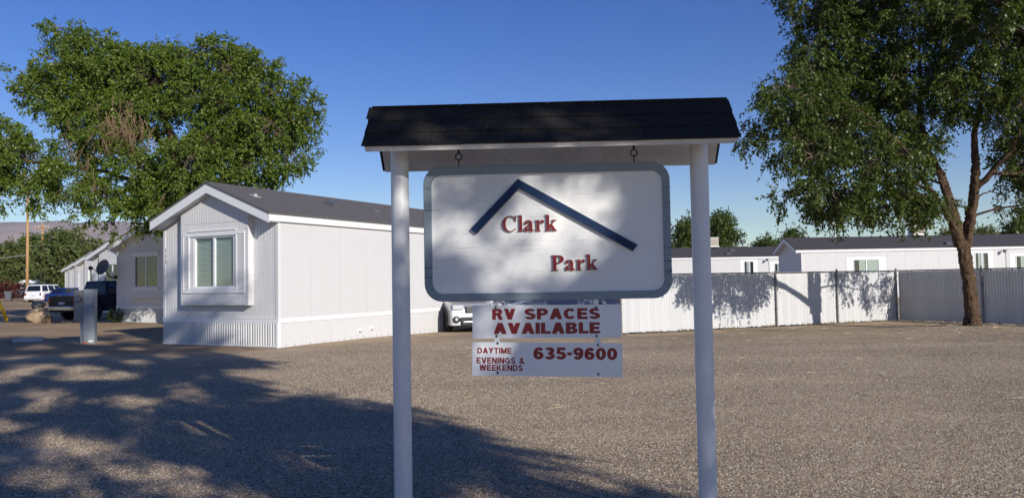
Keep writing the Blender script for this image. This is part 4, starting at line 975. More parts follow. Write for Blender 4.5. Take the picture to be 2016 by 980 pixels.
blobs = [B2(95, 40, 1.0, 48, 22), B2(150, 75, 1.2, 60, 45), B2(70, 105, .8, 45, 35), B2(60, 165, .4, 50, 45), B2(130, 150, .6, 80, 60), B2(210, 130, .8, 90, 70), B2(270, 105, .6, 55, 40), B2(300, 150, .3, 90, 60), B2(345, 110, .3, 50, 35),
         B2(420, 105, 0, 60, 40), B2(465, 140, -.4, 65, 50), B2(520, 150, -.6, 50, 48), B2(555, 190, -.8, 55, 50), B2(600, 200, -.8, 32, 35), B2(610, 245, -1, 40, 45), B2(560, 265, -1, 70, 55), B2(480, 230, -.6, 90, 60), B2(390, 190, 0, 70, 60), B2(180, 215, .2, 90, 60), B2(270, 225, 0, 90, 50),
         B2(590, 320, -1.2, 40, 40), B2(520, 330, -1, 65, 45), B2(450, 310, -1.2, 65, 55), B2(420, 370, -.8, 60, 30), B2(350, 385, -1.4, 50, 35), B2(500, 365, -.6, 55, 22),
         B2(30, 260, -1.4, 50, 35), B2(55, 305, -1.7, 65, 45), B2(20, 340, -1.8, 50, 40), B2(110, 330, -1.8, 60, 45), B2(50, 372, -2.0, 45, 30), B2(130, 372, -2, 50, 28), B2(200, 365, -2, 60, 30), B2(195, 300, -1.4, 55, 30, w_=.8), B2(255, 300, -1.8, 55, 40, w_=1.0), B2(330, 355, -2.2, 55, 35, w_=1.2), B2(260, 400, -2.4, 45, 35), B2(238, 425, -2.4, 24, 26), B2(300, 430, -2.2, 38, 40), B2(330, 330, -.8, 50, 40, w_=.6), B2(395, 300, .4, 60, 40), B2(380, 395, -2.0, 55, 45, w_=1.5), B2(430, 340, -2.4, 60, 50, w_=1.3), B2(340, 425, -1.8, 45, 40, w_=1.6), B2(400, 440, -.8, 50, 40, w_=1.4), B2(330, 380, -.5, 50, 45, w_=1.3), B2(470, 385, -2.0, 45, 35), B2(145, 404, -2, 28, 18), B2(62, 408, -2.1, 20, 24)]
blobs = [(*b_[:3], b_[3] * .91, b_[4] * .91, b_[5] * .91, b_[6]) for b_ in blobs]
lt = tree('elm_tree', (-12.35, 30.0, .03), 'big broad elm with a tuft of dead brown twigs behind the nearest home', limbs, blobs, 2100, M['leaf'], 5, leaf_len=.098, twigs=9, per=14, twig_len=.42, spread=.24, core=.3, shoots=.10, droop=.2, limb_n=12)
dd_ = MB(); rnd = random.Random(4)
for (cx_, cz_, n_) in ((300, 262, 40), (285, 285, 30), (225, 322, 12), (325, 290, 14), (245, 395, 10), (255, 425, 8)):
    s_ = Vector(T2(cx_, cz_, -2.3))
    for i in range(n_):
        d_ = Vector((rnd.gauss(0, .5), rnd.gauss(-.1, .4), -1.1 + rnd.gauss(0, .3))).normalized(); l_ = rnd.uniform(.35, 1.05); p0 = s_ + Vector((rnd.gauss(0, .35), rnd.gauss(0, .25), rnd.gauss(.2, .3)))
        p1 = p0 + d_ * l_ * .5; p2 = p1 + (d_ + Vector((rnd.gauss(0, .4), rnd.gauss(0, .4), -.3))).normalized() * l_ * .5
        dd_.tube([p0, p1, p2], [.013, .009, .004], 3)
        for j in range(3):
            q0 = p0.lerp(p2, rnd.uniform(.3, .9)); dd_.tube([q0, q0 + Vector((rnd.gauss(0, .18), rnd.gauss(0, .18), -rnd.uniform(.1, .45)))], [.007, .003], 3)
dd_.build('dead_twigs', M['dead'], lt)
# the elm behind the photographer, whose shade falls over the sign and the yard
def shade(a_, b_, z): return (a_ * .588 + b_ * .809, -a_ * .809 + b_ * .588, z)
A0 = 8.0; SB = shade(A0, -3.6, 0)
def S2(da, b_, z): p = shade(A0 + da, b_, z); return (p[0] - SB[0], p[1] - SB[1], z)
limbs = [[(*S2(0, -3.6, -.1), .42), (*S2(0, -3.6, 2.5), .34), (*S2(0, -3.4, 5.0), .3)],
         [(*S2(0, -3.4, 4.9), .22), (*S2(.3, -1.6, 7.2), .17), (*S2(.4, 0.2, 9.5), .11), (*S2(.2, 1.0, 12.5), .05)],
         [(*S2(0, -3.4, 4.9), .22), (*S2(-.4, -3.4, 7.5), .16), (*S2(-.5, -3.2, 10), .1), (*S2(-.5, -3.0, 12.5), .04)],
         [(*S2(.3, -1.7, 7.1), .11), (*S2(.5, .4, 7.8), .08), (*S2(.4, 2.2, 8.2), .05), (*S2(.3, 3.7, 8.8), .03)],
         [(*S2(.2, -2.3, 6.3), .09), (*S2(.2, -.5, 6.6), .06), (*S2(.0, 1.4, 6.2), .04), (*S2(.0, 3.2, 5.9), .02)]]
TE = math.tan(R(SUN_EL)); blobs = []
SHB = [(4.0, 2.3, .6, .3, 1.0), (3.9, 2.9, .7, .6, 1.5), (3.0, 2.35, .9, .45, 1.2), (4.3, 3.5, .45, .4, 1.2), (3.9, 4.0, .7, .6, 1.4), (3.2, 4.6, .8, .5, 1.2), (2.2, 2.3, 1.0, .5, 1.1), (1.9, 4.4, 1.0, .6, 1.1), (2.4, 3.3, .9, .6, .8), (1.0, 3.2, .9, .7, .8),
       (.6, 5.0, 1.2, .9, 1), (2.6, 5.8, 1.1, .8, 1.2), (3.5, 5.6, .8, .7, 1.2), (1.2, 6.6, 1.2, .9, 1), (3.0, 7.0, 1.1, .8, 1.1), (4.4, 7.6, 1.0, .7, .9), (2.2, 8.2, 1.3, .9, 1), (4.0, 8.6, 1.1, .8, 1), (5.3, 8.4, .8, .6, .35), (.8, 8.6, 1.2, .9, 1), (3.0, 9.8, 1.3, .8, 1), (4.7, 10.0, 1.0, .7, .55), (1.4, 10.4, 1.2, .9, 1), (5.8, 10.2, .6, .5, .25), (3.0, 11.2, 1.1, .7, .8), (3.75, 3.0, .32, .3, 5), (3.85, 1.65, .5, .22, 2.5), (3.72, 3.5, .26, .3, 5), (3.75, 3.9, .3, .2, 4), (3.3, 3.02, .3, .16, 4), (2.62, 3.39, .22, .07, 5), (2.95, 3.86, .3, .06, 4), (2.33, 2.62, .2, .2, 3), (3.4, 2.65, .35, .22, 4), (2.9, 2.5, .4, .16, 3), (3.85, 2.6, .2, .25, 4), (1.6, 12.0, 1.0, .7, .8), (4.9, 6.9, .8, .5, .7), (3.7, 6.4, .8, .5, .9), (5.2, 9.2, .7, .5, .3), (4.4, 11.6, .8, .5, .6),
       (-.6, 3.0, 1.2, .9, 1), (-.4, 4.6, 1.2, .9, 1), (-1.0, 6.5, 1.4, 1.2, 1), (-.6, 8.6, 1.4, 1.2, 1), (-2.6, 5.2, 1.4, 1.2, .8), (-2.8, 7.6, 1.4, 1.2, .8), (-.2, 10.6, 1.3, 1.0, .9), (-2.2, 9.8, 1.3, 1.1, .8), (-.2, 12.2, 1.1, .8, .8), (.3, 2.2, 1.2, .5, 1), (1.4, 2.2, .9, .4, 1)]
for (b_, q_, rb, rq, w_) in SHB:
    da = rng.uniform(-.7, .7); blobs.append((*S2(da, b_, q_ + (A0 + da) * TE), rb, rb, rq, w_))
GAPS = [(2.52, 3.74, .27), (2.48, 3.90, .17), (2.84, 3.60, .26), (3.02, 3.46, .22), (3.25, 3.68, .29), (3.10, 3.76, .18), (2.78, 3.22, .19), (2.70, 2.87, .25), (1.5, 2.98, .34), (.95, 3.92, .40), (1.35, 3.75, .25), (2.33, 3.45, .13), (2.34, 2.98, .13), (2.33, 3.98, .2), (2.34, 3.7, .12), (2.19, 5.12, .32), (1.35, 8.0, .4), (1.87, 6.8, .36), (3.86, 2.22, .14), (3.85, 1.74, .10), (4.95, 4.8, .5), (4.4, 6.0, .5), (5.1, 3.3, .45), (.5, 6.8, .3), (2.66, 4.36, .21), (2.95, 4.26, .15), (3.42, 4.14, .2), (3.2, 4.22, .12), (1.2, 5.9, .32), (2.9, 5.2, .3), (.4, 4.6, .32), (2.4, 6.6, .35), (3.6, 6.0, .2), (1.0, 7.3, .3), (2.2, 7.5, .35), (3.2, 7.7, .3), (2.6, 9.0, .4), (1.2, 9.2, .4), (3.9, 9.4, .35), (1.9, 10.4, .4), (3.4, 10.6, .4), (.3, 8.6, .3), (.2, 5.8, .3), (1.6, 2.45, .25), (.7, 3.2, .3), (1.75, 4.3, .2), (2.6, 4.75, .12), (4.2, 8.2, .3), (3.6, 2.5, .1), (3.0, 2.2, .16), (4.1, 2.75, .16), (2.0, 2.45, .22), (3.35, 2.25, .16), (4.2, 2.15, .2), (.9, 2.7, .2), (1.9, 5.0, .2), (3.1, 5.8, .2), (.9, 5.2, .22)]
def open_sky(cen):
    Wx = cen[:, 0] + SB[0]; Wy = cen[:, 1] + SB[1]; aa = Wx * .588 - Wy * .809; bb_ = Wx * .809 + Wy * .588; qq = cen[:, 2] - aa * TE
    k_ = np.ones(len(cen), bool)
    for (gb_, gq_, gr_) in GAPS:
        if gq_ > 4.5 and gr_ < .5: gr_ *= 1.25
        k_ &= (bb_ - gb_) ** 2 + (qq - gq_) ** 2 > gr_ ** 2
    return k_
tree('elm_tree', (SB[0], SB[1], 0), 'tall elm standing behind the camera and shading the sign', limbs, blobs, 4700, M['leaf'], 9, leaf_len=.10, twigs=6, per=9, twig_len=.30, spread=.24, gaps=(open_sky,), branch_r=.03)

# distant trees -----------------------------------------------------------
def far_tree(x, y, h, rw, label, leaf, seed, group, bushy=False, n=170, ll=.34):
    rg = random.Random(seed); z0 = gz(x, y)
    limbs_ = [[(0, 0, -.2, rw * .07), (0, 0, h * .25, rw * .055), (rg.uniform(-.3, .3), 0, h * .45, rw * .04), (rg.uniform(-.6, .6), 0, h * .75, .04)],
              [(0, 0, h * .22, rw * .045), (rw * .35, 0, h * .5, .05)], [(0, 0, h * .22, rw * .045), (-rw * .35, .2, h * .5, .05)]]
    bl = []
    nb_ = 9
    for i in range(nb_):
        a_ = i * 2.4; f = (i + .5) / nb_; zz = h * (.28 + .58 * f) if not bushy else h * (.15 + .65 * f); rr_ = rw * (1.0 - .75 * abs(f - .38) ** 1.3) * .62
        bl.append((math.cos(a_) * rr_ * rg.uniform(.6, 1.05), math.sin(a_) * rr_ * .9, zz + rg.uniform(-.05, .05) * h, rw * rg.uniform(.38, .52), rw * .42, h * rg.uniform(.12, .19)))
    return tree('tree' if not bushy else 'bush', (x, y, z0), label, limbs_, bl, n, leaf, seed, leaf_len=ll, twigs=5, per=7, twig_len=ll * 3.2, group=group, droop=.3, cat='tree' if not bushy else 'bush', limb_n=7, spread=.8)
G1 = 'trees beyond the parked cars'; G2 = 'trees beyond the homes on the right'
for i, (px, top, Y, wpx, lab, lf) in enumerate((
        (18, 474, 122, 72, 'green tree at the far left edge, left of the first utility pole', 'leaf_far'),
        (66, 459, 135, 46, 'dark tree behind the shorter utility pole', 'leaf_dark'),
        (120, 455, 112, 78, 'tallest bushy green tree right of the two utility poles', 'leaf_far'),
        (160, 474, 120, 66, 'green tree just left of the farthest home gable', 'leaf_far'),
        (200, 482, 150, 50, 'small dark tree peeping above the roofs of the left row', 'leaf_dark'))):
    x = (px - 1005) / 1515 * Y; h = EYE + (570.5 - .0176 * px - top) / 1515 * Y
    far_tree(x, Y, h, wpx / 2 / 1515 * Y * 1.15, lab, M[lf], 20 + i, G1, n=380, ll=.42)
for i, (px, top, Y, wpx, lab, lf) in enumerate((
        (1350, 424, 98, 62, 'dark round tree left of the right sign post, beyond the far home', 'leaf_dark'),
        (1415, 413, 102, 92, 'tall dark round tree right of the right sign post, beyond the far home', 'leaf_dark'),
        (1503, 466, 104, 60, 'low tree showing above the roof gap between the two far homes', 'leaf_dark'),
        (1560, 452, 98, 52, 'low tree behind the shaded gable of the nearer home', 'leaf_dark'),
        (1868, 446, 96, 55, 'yellowish tree seen left of the big elm trunk', 'leaf_yellow'),
        (1932, 444, 104, 70, 'green tree seen right of the big elm trunk above the roof', 'leaf_far'),
        (2012, 414, 84, 66, 'dark tree at the right edge above the home roof', 'leaf_dark'))):
    x = (px - 1007) / 1515 * Y; h = EYE + (570.5 - .0176 * px - top) / 1515 * Y
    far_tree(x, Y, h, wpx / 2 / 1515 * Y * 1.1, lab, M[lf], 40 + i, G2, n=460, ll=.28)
far_tree(-75.5, 115, 2.6, 2.6, 'dark red bush at the far left edge', M['leaf_red'], 61, None, bushy=True, n=70, ll=.3)

# ---------------------------------------------------------------- vehicles
def car(name, loc, heading, label, L_, Wc, body, cab, paint, cat='car', wheel=.34, wb=(.19, .80), grille=False, roofrack=False, front_rows=True, hood=None, group=None, ply=False):
    """body: list of (x,z) side outline of the lower body without arches; cab: (rear_bottom, rear_top, front_top, front_bottom, ztop, zbelt). x from 0 rear to L_"""
    rt = thing(name, loc, math.atan2(heading[1], heading[0]), label, cat, group)
    half = Wc / 2
    def off(p): return [(x - L_ / 2, z) for x, z in p]
    axles = [wb[0] * L_, wb[1] * L_]; ar = wheel * 1.18
    zb = min(z for x, z in body) if True else .25
    bottom = []
    x_prev = None
    pts = [(0.04, zb)]
    for a_ in axles:
        pts += [(a_ - ar, zb)] + [(a_ + ar * math.cos(R(180 - d_)), max(zb, wheel + ar * math.sin(R(180 - d_)))) for d_ in range(0, 181, 20)] + [(a_ + ar, zb)]
    pts += [(L_ - .04, zb)]
    prof = off(pts + [p for p in body if p[1] > zb + 1e-6])
    cx_ = 0; cz_ = .7
    mb = MB(); layers = [(-half, .0), (-half * .95, .03), (half * .95, .03), (half, .0)]
    n = len(prof); vv = []
    for (y, g_) in ((-half, .965), (-half * .93, 1.0), (half * .93, 1.0), (half, .965)):
        for x, z in prof: vv.append((x * (1 - (1 - g_) * .6), y, cz_ + (z - cz_) * (g_ if z > cz_ else 1)))
    ff = [tuple(range(n - 1, -1, -1)), tuple(range(3 * n, 4 * n))]
    for l_ in range(3):
        for i in range(n): j = (i + 1) % n; ff.append((l_ * n + i, l_ * n + j, (l_ + 1) * n + j, (l_ + 1) * n + i))
    mb.add(vv, ff); body_o = mb.build('body', M[paint], rt); smooth_angle(body_o, 35)
    xb0, xt0, xt1, xb1, zt, zl = cab; yb, yt = half * .93, half * .74
    q = MB(); P = lambda x, y, z: (x - L_ / 2, y, z)
    q.hexa([P(xb0, -yb, zl - .02), P(xb1, -yb, zl - .02), P(xb1, yb, zl - .02), P(xb0, yb, zl - .02), P(xt0, -yt, zt), P(xt1, -yt, zt), P(xt1, yt, zt), P(xt0, yt, zt)])
    smooth_angle(q.build('cabin', M[paint], rt, bevel=.05), 30)
    def lerp3(a_, b_, f): return tuple(a_[i] * (1 - f) + b_[i] * f for i in range(3))
    for sd_ in (-1, 1):
        A_, B_, C_, D_ = P(xb0, sd_ * yb, zl), P(xb1, sd_ * yb, zl), P(xt1, sd_ * yt, zt), P(xt0, sd_ * yt, zt)
        ncol = 3 if (xb1 - xb0) > 2.2 else 2
        cuts = [i / ncol for i in range(ncol + 1)]
        for i in range(ncol):
            f0, f1 = cuts[i] + .03, cuts[i + 1] - .03
            w4 = [lerp3(lerp3(A_, B_, f), lerp3(D_, C_, f), g_) for f, g_ in ((f0, .1), (f1, .1), (f1, .86), (f0, .86))]
            o_ = .012 * sd_
            wq = MB(); wq.hexa([(x, y + o_ * .0, z) for x, y, z in w4] + [(x, y + o_, z) for x, y, z in w4]); wq.build('side_window', M['carglass'], rt)
    for (xa, xc, nm, s_) in ((xb1, xt1, 'windscreen', 1), (xb0, xt0, 'rear_window', -1)):
        A_, B_, C_, D_ = P(xa, -yb, zl), P(xa, yb, zl), P(xc, yt, zt), P(xc, -yt, zt)
        w4 = [lerp3(lerp3(A_, B_, f), lerp3(D_, C_, f), g_) for f, g_ in ((.07, .12), (.93, .12), (.93, .86), (.07, .86))]
        wq = MB(); wq.hexa([(x, y, z) for x, y, z in w4] + [(x + s_ * .014, y, z + .004) for x, y, z in w4]); wq.build(nm, M['carglass'], rt)
    for a_ in axles:
        for sd_ in (-1, 1):
            T = Matrix.Translation((a_ - L_ / 2, sd_ * (half - .11), wheel)) @ Matrix.Rotation(R(90), 4, 'X')
            wq = MB(); ww = .11
            wq.lathe([(wheel * .62, -ww), (wheel * .95, -ww), (wheel, -ww * .6), (wheel, ww * .6), (wheel * .95, ww), (wheel * .62, ww)], 24, T); wo = wq.build('wheel', M['tyre'], rt)
            wq = MB(); wq.lathe([(wheel * .10, -ww * .8), (wheel * .61, -ww * .7), (wheel * .61, ww * .7), (wheel * .1, ww * .8)], 18, T); wq.build('rim', M['rim'], wo)
    zf = max(z for x, z in body if x > L_ * .9); zr = max(z for x, z in body if x < L_ * .1)
    for sd_ in (-1, 1):
        q = MB(); q.box((L_ / 2 - .16, sd_ * half * .93 - .0 if sd_ < 0 else half * .52, zf - .19), (L_ / 2 + .008, -half * .52 if sd_ < 0 else half * .93, zf - .045)); q.build('headlight', M['lamp'], rt, bevel=.02)
        q = MB(); q.box((-L_ / 2 - .008, -half * .95 if sd_ < 0 else half * .74, zr - .34), (-L_ / 2 + .1, -half * .74 if sd_ < 0 else half * .95, zr - .12)); q.build('tail_light', M['tail'], rt, bevel=.015)
    q = MB(); q.box((L_ / 2 - .05, -half * .62, zb - .02), (L_ / 2 + .05, half * .62, zb + .13)); q.build('front_bumper', M['black'] if grille else M[paint], rt, bevel=.03)
    q = MB(); q.box((-L_ / 2 - .06, -half * .94, zb + .08), (-L_ / 2 + .05, half * .94, zb + .28)); q.build('rear_bumper', M['chrome'] if ply else M[paint], rt, bevel=.03)
    q = MB(); q.box((-L_ / 2 - .009, -.20, zr - .42), (-L_ / 2 - .001, .20, zr - .30)); q.build('number_plate', M['plate'], rt)
    q = MB(); q.box((L_ / 2 - .03, -half * .44, zf - .30), (L_ / 2 + .012, half * .44, zf - .08)); gq = q.build('grille', M['black'], rt, bevel=.02)
    q = MB()
    for i in range(3): q.box((L_ / 2 + .0125, -half * .42, zf - .27 + i * .07), (L_ / 2 + .022, half * .42, zf - .245 + i * .07))
    q.build('grille_bar', M['chrome'], gq)
    if grille:
        q = MB(); q.box((L_ / 2 + .0, -half * .66, zb + .14), (L_ / 2 + .02, half * .66, zb + .27)); q.build('air_intake', M['black'], rt, bevel=.01)
        q = MB(); q.box((L_ / 2 + .03, -half * .55, zb + .08), (L_ / 2 + .065, half * .55, zb + .125)); q.build('skid_bar', M['chrome'], rt, bevel=.01)
        for sd_ in (-1, 1):
            T = Matrix.Translation((L_ / 2 + .002, sd_ * half * .80, zb + .20)) @ Matrix.Rotation(R(90), 4, 'Y'); q = MB(); q.lathe([(.12, -.03), (.12, .0), (.06, .012)], 14, T); fo = q.build('fog_light', M['black'], rt)
            q = MB(); q.lathe([(.045, .0125), (.05, .02), (.02, .028)], 12, T); q.build('lens', M['lamp'], fo)
            for a_ in axles:
                q = MB(); pa = [(a_ - L_ / 2 + (ar + .05) * math.cos(R(d_)), sd_ * (half + .004), wheel + (ar + .05) * math.sin(R(d_))) for d_ in range(-8, 189, 14)]; q.tube(pa, .05, 6); q.build('arch_cladding', M['black'], rt)
    if roofrack:
        for sd_ in (-1, 1):
            q = MB(); q.tube([P(xt0 + .15, sd_ * yt * .9, zt + .0), P(xt0 + .3, sd_ * yt * .9, zt + .06), P(xt1 - .3, sd_ * yt * .9, zt + .06), P(xt1 - .1, sd_ * yt * .9, zt)], .02, 6); q.build('roof_rail', M['black'], rt)
    for sd_ in (-1, 1):
        q = MB(); q.box((xb1 - .42 - L_ / 2, sd_ * (half + .02) - .08, zl - .0), (xb1 - .25 - L_ / 2, sd_ * (half + .02) + .08, zl + .15)); q.build('wing_mirror', M[paint], rt, bevel=.03)
    return rt
suv_body = [(4.75, .55), (4.72, .80), (4.55, .98), (3.45, 1.08), (.12, 1.05), (.02, .80), (0, .5), (.03, .26)]
sed_body = [(4.55, .50), (4.50, .68), (4.3, .80), (3.25, .93), (.75, .98), (.08, .96), (.0, .72), (.02, .24)]
trk_body = [(5.55, .60), (5.53, .95), (5.40, 1.12), (3.95, 1.20), (.02, 1.20), (.0, .7), (.03, .42)]
hd = Vector((.30, -.954, 0)); 
cf = Vector((-1.20, 26.1, 0)); cc_ = cf - hd * 2.4
car('crossover', (cc_.x, cc_.y, gz(cf.x, cf.y) + .0), hd, 'silver crossover facing the sign, its grille showing left of the upper plate', 4.8, 1.84, suv_body, (.15, .55, 2.75, 3.55, 1.66, 1.04), 'silver_car', wheel=.36, grille=True, roofrack=True)
car('sedan', (1.75, 30.5, gz(1.7, 29) - .0), Vector((-.95, -.3, 0)), 'slate blue car just glimpsed between the board and the upper plate', 4.6, 1.8, sed_body, (.55, 1.35, 2.7, 3.6, 1.45, .93), 'slate_car')
car('pickup', (3.1, 33.0, 0), Vector((.2, -.98, 0)), 'black pickup glimpsed at the right end of the upper plate', 5.6, 1.95, trk_body, (2.0, 2.15, 3.3, 4.1, 1.85, 1.18), 'black_car', cat='pickup truck', wheel=.40)
hd = Vector((.38, .925, 0)); rc_ = Vector((-21.6, 36.9, 0)); c_ = rc_ + hd * 2.8
tr_ = car('pickup', (c_.x, c_.y, gz(c_.x, c_.y)), hd, 'dark navy pickup parked beside the second home behind the meter pedestal', 5.6, 1.96, trk_body, (1.75, 1.9, 3.3, 4.1, 1.90, 1.18), 'navy_truck', cat='pickup truck', wheel=.40, ply=True)
car('suv', (-49.6, 82.3, gz(-49, 82)), Vector((.06, .99, 0)), 'white SUV seen from behind next to the tall utility pole', 4.9, 1.95, suv_body, (.08, .3, 2.9, 3.6, 1.82, 1.05), 'white_car', cat='SUV', wheel=.37)
car('sedan', (-42.0, 73.5, gz(-42, 73)), Vector((.30, .95, 0)), 'bright blue sedan between the white SUV and the navy pickup', 4.6, 1.82, sed_body, (.35, 1.1, 2.7, 3.6, 1.48, .95), 'blue_car')
car('sedan', (-76.5, 119, .40), Vector((-.98, -.1, 0)), 'small white car on the far road at the left edge', 4.4, 1.8, sed_body, (.5, 1.2, 2.7, 3.6, 1.48, .95), 'white_car')

# ---------------------------------------------------------------- utility poles, cables
def pole(x, y, h, r_, arms, label):
    o = thing('utility_pole', (x, y, gz(x, y)), 0, label, 'utility pole', 'utility poles by the parked cars')
    q = MB(); q.tube([(0, 0, -.2), (.02, 0, h * .5), (0, 0, h)], [r_, r_ * .85, r_ * .7], 12); q.build('shaft', M['pole'], o, smooth=True)
    for (z, half) in arms:
        q = MB(); q.box((-half, -.25, z), (half, -.13, z + .13)); q.build('crossarm', M['pole'], o)
        for f in (-.9, -.45, .45, .9):
            q = MB(); q.lathe([(.03, 0), (.05, .05), (.05, .12), (.025, .16)], 8, Matrix.Translation((f * half, -.19, z + .1301))); q.build('insulator', M['trim'], o)
pole(-53.6, 85, 12.6, .17, [(11.9, 1.2)], 'tall tan utility pole behind the white SUV')
pole(-72.1, 118, 11.4, .20, [(10.7, 1.1)], 'second utility pole with crossarm in front of the tree crowns')
def cable(p, q_, sag, label, m_='cable', r_=.02):
    c_ = MB(); n = 14; P, Q = Vector(p), Vector(q_)
    pts = [P.lerp(Q, i / n) + Vector((0, 0, -sag * 4 * (i / n) * (1 - i / n))) for i in range(n + 1)]
    tag(c_.build('power_line', M[m_], None), label, 'power line', 'power lines on the utility poles') if False else None
    o = thing('power_line', pts[n // 2], 0, label, 'power line', 'power lines on the utility poles')
    c_.tube(pts, r_, 5); c_.build('wire', M[m_], o, o=tuple(pts[n // 2]))
cable((-53.6, 84.8, 12.0), (-70, 62, 13.6), .6, 'upper dark power line running left from the tall pole')
cable((-54.6, 84.8, 10.6), (-72, 60, 11.0), .7, 'lower dark power line running left from the tall pole')
cable((-71.9, 117.8, 10.8), (-52, 112, 7.0), .8, 'pale service line dropping right from the second pole', 'cable_pale', .03)
cable((-53.6, 84.8, 5.4), (-75, 88, 5.2), .5, 'pale low line left of the tall pole', 'cable_pale', .03)

# ---------------------------------------------------------------- small things on the left
# electric pedestal
ped = thing('electric_pedestal', (-12.30, 22.4, .02), R(12), 'tall grey electric meter pedestal standing on the gravel in front of the pickup', 'meter pedestal')
q = MB(); q.box((-.14, -.10, 0), (.16, .16, 1.56)); q.build('cabinet', M['box'], ped, bevel=.008)
q = MB(); q.box((-.12, -.112, .95), (.14, -.1005, 1.52)); q.build('cover', M['box'], ped, bevel=.004)
q = MB(); q.box((-.155, -.115, 1.56), (.175, .175, 1.575)); q.build('cap', M['box'], ped)
q = MB(); q.box((-.42, .0, .66), (-.1405, .20, 1.55)); q.build('meter_box', M['galv'], ped, bevel=.008)
q = MB(); q.lathe([(.09, 0), (.09, .05), (.07, .09)], 16, Matrix.Translation((-.28, -.0005, 1.3)) @ Matrix.Rotation(R(90), 4, 'X')); q.build('meter_dial', M['galv'], ped)
q = MB(); q.box((-.26, .03, 0), (-.141, .14, .66)); q.build('conduit', M['box'], ped)
q = MB(); q.box((-.15, -.115, .0), (-.02, -.101, .05)); q.build('orange_tag', M['orange'], ped)
q = MB(); q.box((.0, -.1125, .06), (.12, -.1005, .10)); q.build('sticker', M['trim'], ped)
# wheel stop
q = MB(); q.prism([(-.09, 0), (.09, 0), (.06, .13), (-.06, .13)], -.40, .40, 'x')
ws = q.build('wheel_stop', M['concrete'], bevel=.012); ws.location = (-14.70, 23.4, .03); ws.rotation_euler = (0, 0, R(18)); tag(ws, 'pale concrete wheel stop lying on the gravel at left', 'wheel stop')
# boulders
def rock(name, loc, s, m_, label, seed):
    bm = bmesh.new(); bmesh.ops.create_icosphere(bm, subdivisions=4, radius=1.0); rg = random.Random(seed)
    planes = [(Vector((rg.gauss(0, 1), rg.gauss(0, 1), rg.gauss(0, .8))).normalized(), rg.uniform(.62, .92)) for i in range(16)]
    for v in bm.verts:
        p = v.co.copy()
        for n_, d_ in planes:
            e_ = p.dot(n_) - d_
            if e_ > 0: p -= n_ * e_ * .9
        p *= 1 + .05 * math.sin(p.x * 9 + seed) * math.sin(p.y * 8) * math.sin(p.z * 7 + 1)
        v.co = Vector((p.x * s[0], p.y * s[1], p.z * s[2]))
    me = bpy.data.meshes.new(name); bm.to_mesh(me); bm.free(); me.materials.append(m_)
    o = bpy.data.objects.new(name, me); COL.objects.link(o); o.location = loc; smooth_angle(o, 28)
    return tag(o, label, 'boulder')
rock('boulder', (-21.85, 35.6, .36), (.66, .5, .42), M['rock'], 'tan boulder on the ground behind the navy pickup', 3)
rock('boulder', (-22.15, 35.95, .86), (.36, .34, .26), M['rock_grey'], 'smaller grey boulder on top of the tan one', 8)
# yellow guy-wire guard
o = thing('guy_guard', (-24.0, 36.6, .08), 0, 'yellow guy-wire guard leaning at the left edge', 'guy guard')
q = MB(); q.tube([(0, 0, .05), (-.85, -.2, 2.3)], .075, 10); q.build('sleeve', M['yellow'], o, smooth=True)
q = MB(); q.tube([(.02, 0, -.1), (-3.3, -.8, 9.0)], .012, 5); q.build('guy_wire', M['cable'], o)
# dry sticks and straw on the yard, weeds at the fence foot
rs = random.Random(12); q = MB()
for i in range(230):
    if i < 110: X, Y = rs.uniform(-1.5, 14), rs.uniform(9, 25)
    else: a_ = rs.uniform(0, 6.28); d_ = abs(rs.gauss(0, 1.7)) + .3; X, Y = 12.6 + math.cos(a_) * d_ * 1.5, 21.2 + math.sin(a_) * d_
    if Y > 22.6 + .417 * (X - 3.1) - .3 or Y > 26.9 - 1.843 * (X - 13.4) - .6: continue
    z = gz(X, Y) + wob(X, Y) + .012; l_ = rs.uniform(.06, .32); a_ = rs.uniform(0, 3.14)
    q.tube([(X, Y, z), (X + l_ * .5 * math.cos(a_), Y + l_ * .5 * math.sin(a_), z + rs.uniform(0, .02)), (X + l_ * math.cos(a_ + .2), Y + l_ * math.sin(a_ + .2), z)], [.005, .006, .003], 4)
tag(q.build('dry_sticks', M['straw']), 'pale dry sticks and straw scattered over the yard', 'sticks', kind='stuff')
rg = np.random.default_rng(8); pts = []
for i in range(150):
    f = rg.uniform(0, 11); p = f0 + FV * f + Vector((.385, -.923, 0)) * rg.uniform(.08, .25)
    if rg.uniform() < .45: p = FC + FR * rg.uniform(.2, 9) + Vector((-.879, -.477, 0)) * rg.uniform(.08, .3)
    for j in range(rg.integers(3, 9)): pts.append((p.x + rg.normal(0, .04), p.y + rg.normal(0, .04), gz(p.x, p.y)))
pts = np.array(pts); dr = unit(rg.normal(0, .35, (len(pts), 3)) + np.array([0, 0, 1.0])); v, q_ = leaf_verts(pts, dr, rg.uniform(.05, .17, len(pts)), rg.uniform(.008, .02, len(pts)), rg)
wd_ = mesh_np('dry_weeds', v, q_, M['weed'], None); tag(wd_, 'short dry weeds along the foot of the white fence', 'weeds', kind='stuff')
# potted plant by home 2
o = thing('potted_plant', (-17.95, 34.75, .06), 0, 'dark potted plant at the front corner of the second home', 'plant')
q = MB(); q.lathe([(.12, 0), (.17, .24), (.15, .24), (.14, .2)], 16); q.build('pot', M['pot'], o)
rg = np.random.default_rng(2); n = 260; dr = unit(rg.normal(size=(n, 3)) + np.array([0, 0, .5])); pc = np.array([0, 0, .3]) + dr * rg.uniform(.05, .30, n)[:, None]
v, q_ = leaf_verts(pc, dr, rg.uniform(.1, .2, n), rg.uniform(.04, .07, n), rg); mesh_np('foliage', v, q_, M['leaf_dark'], o)
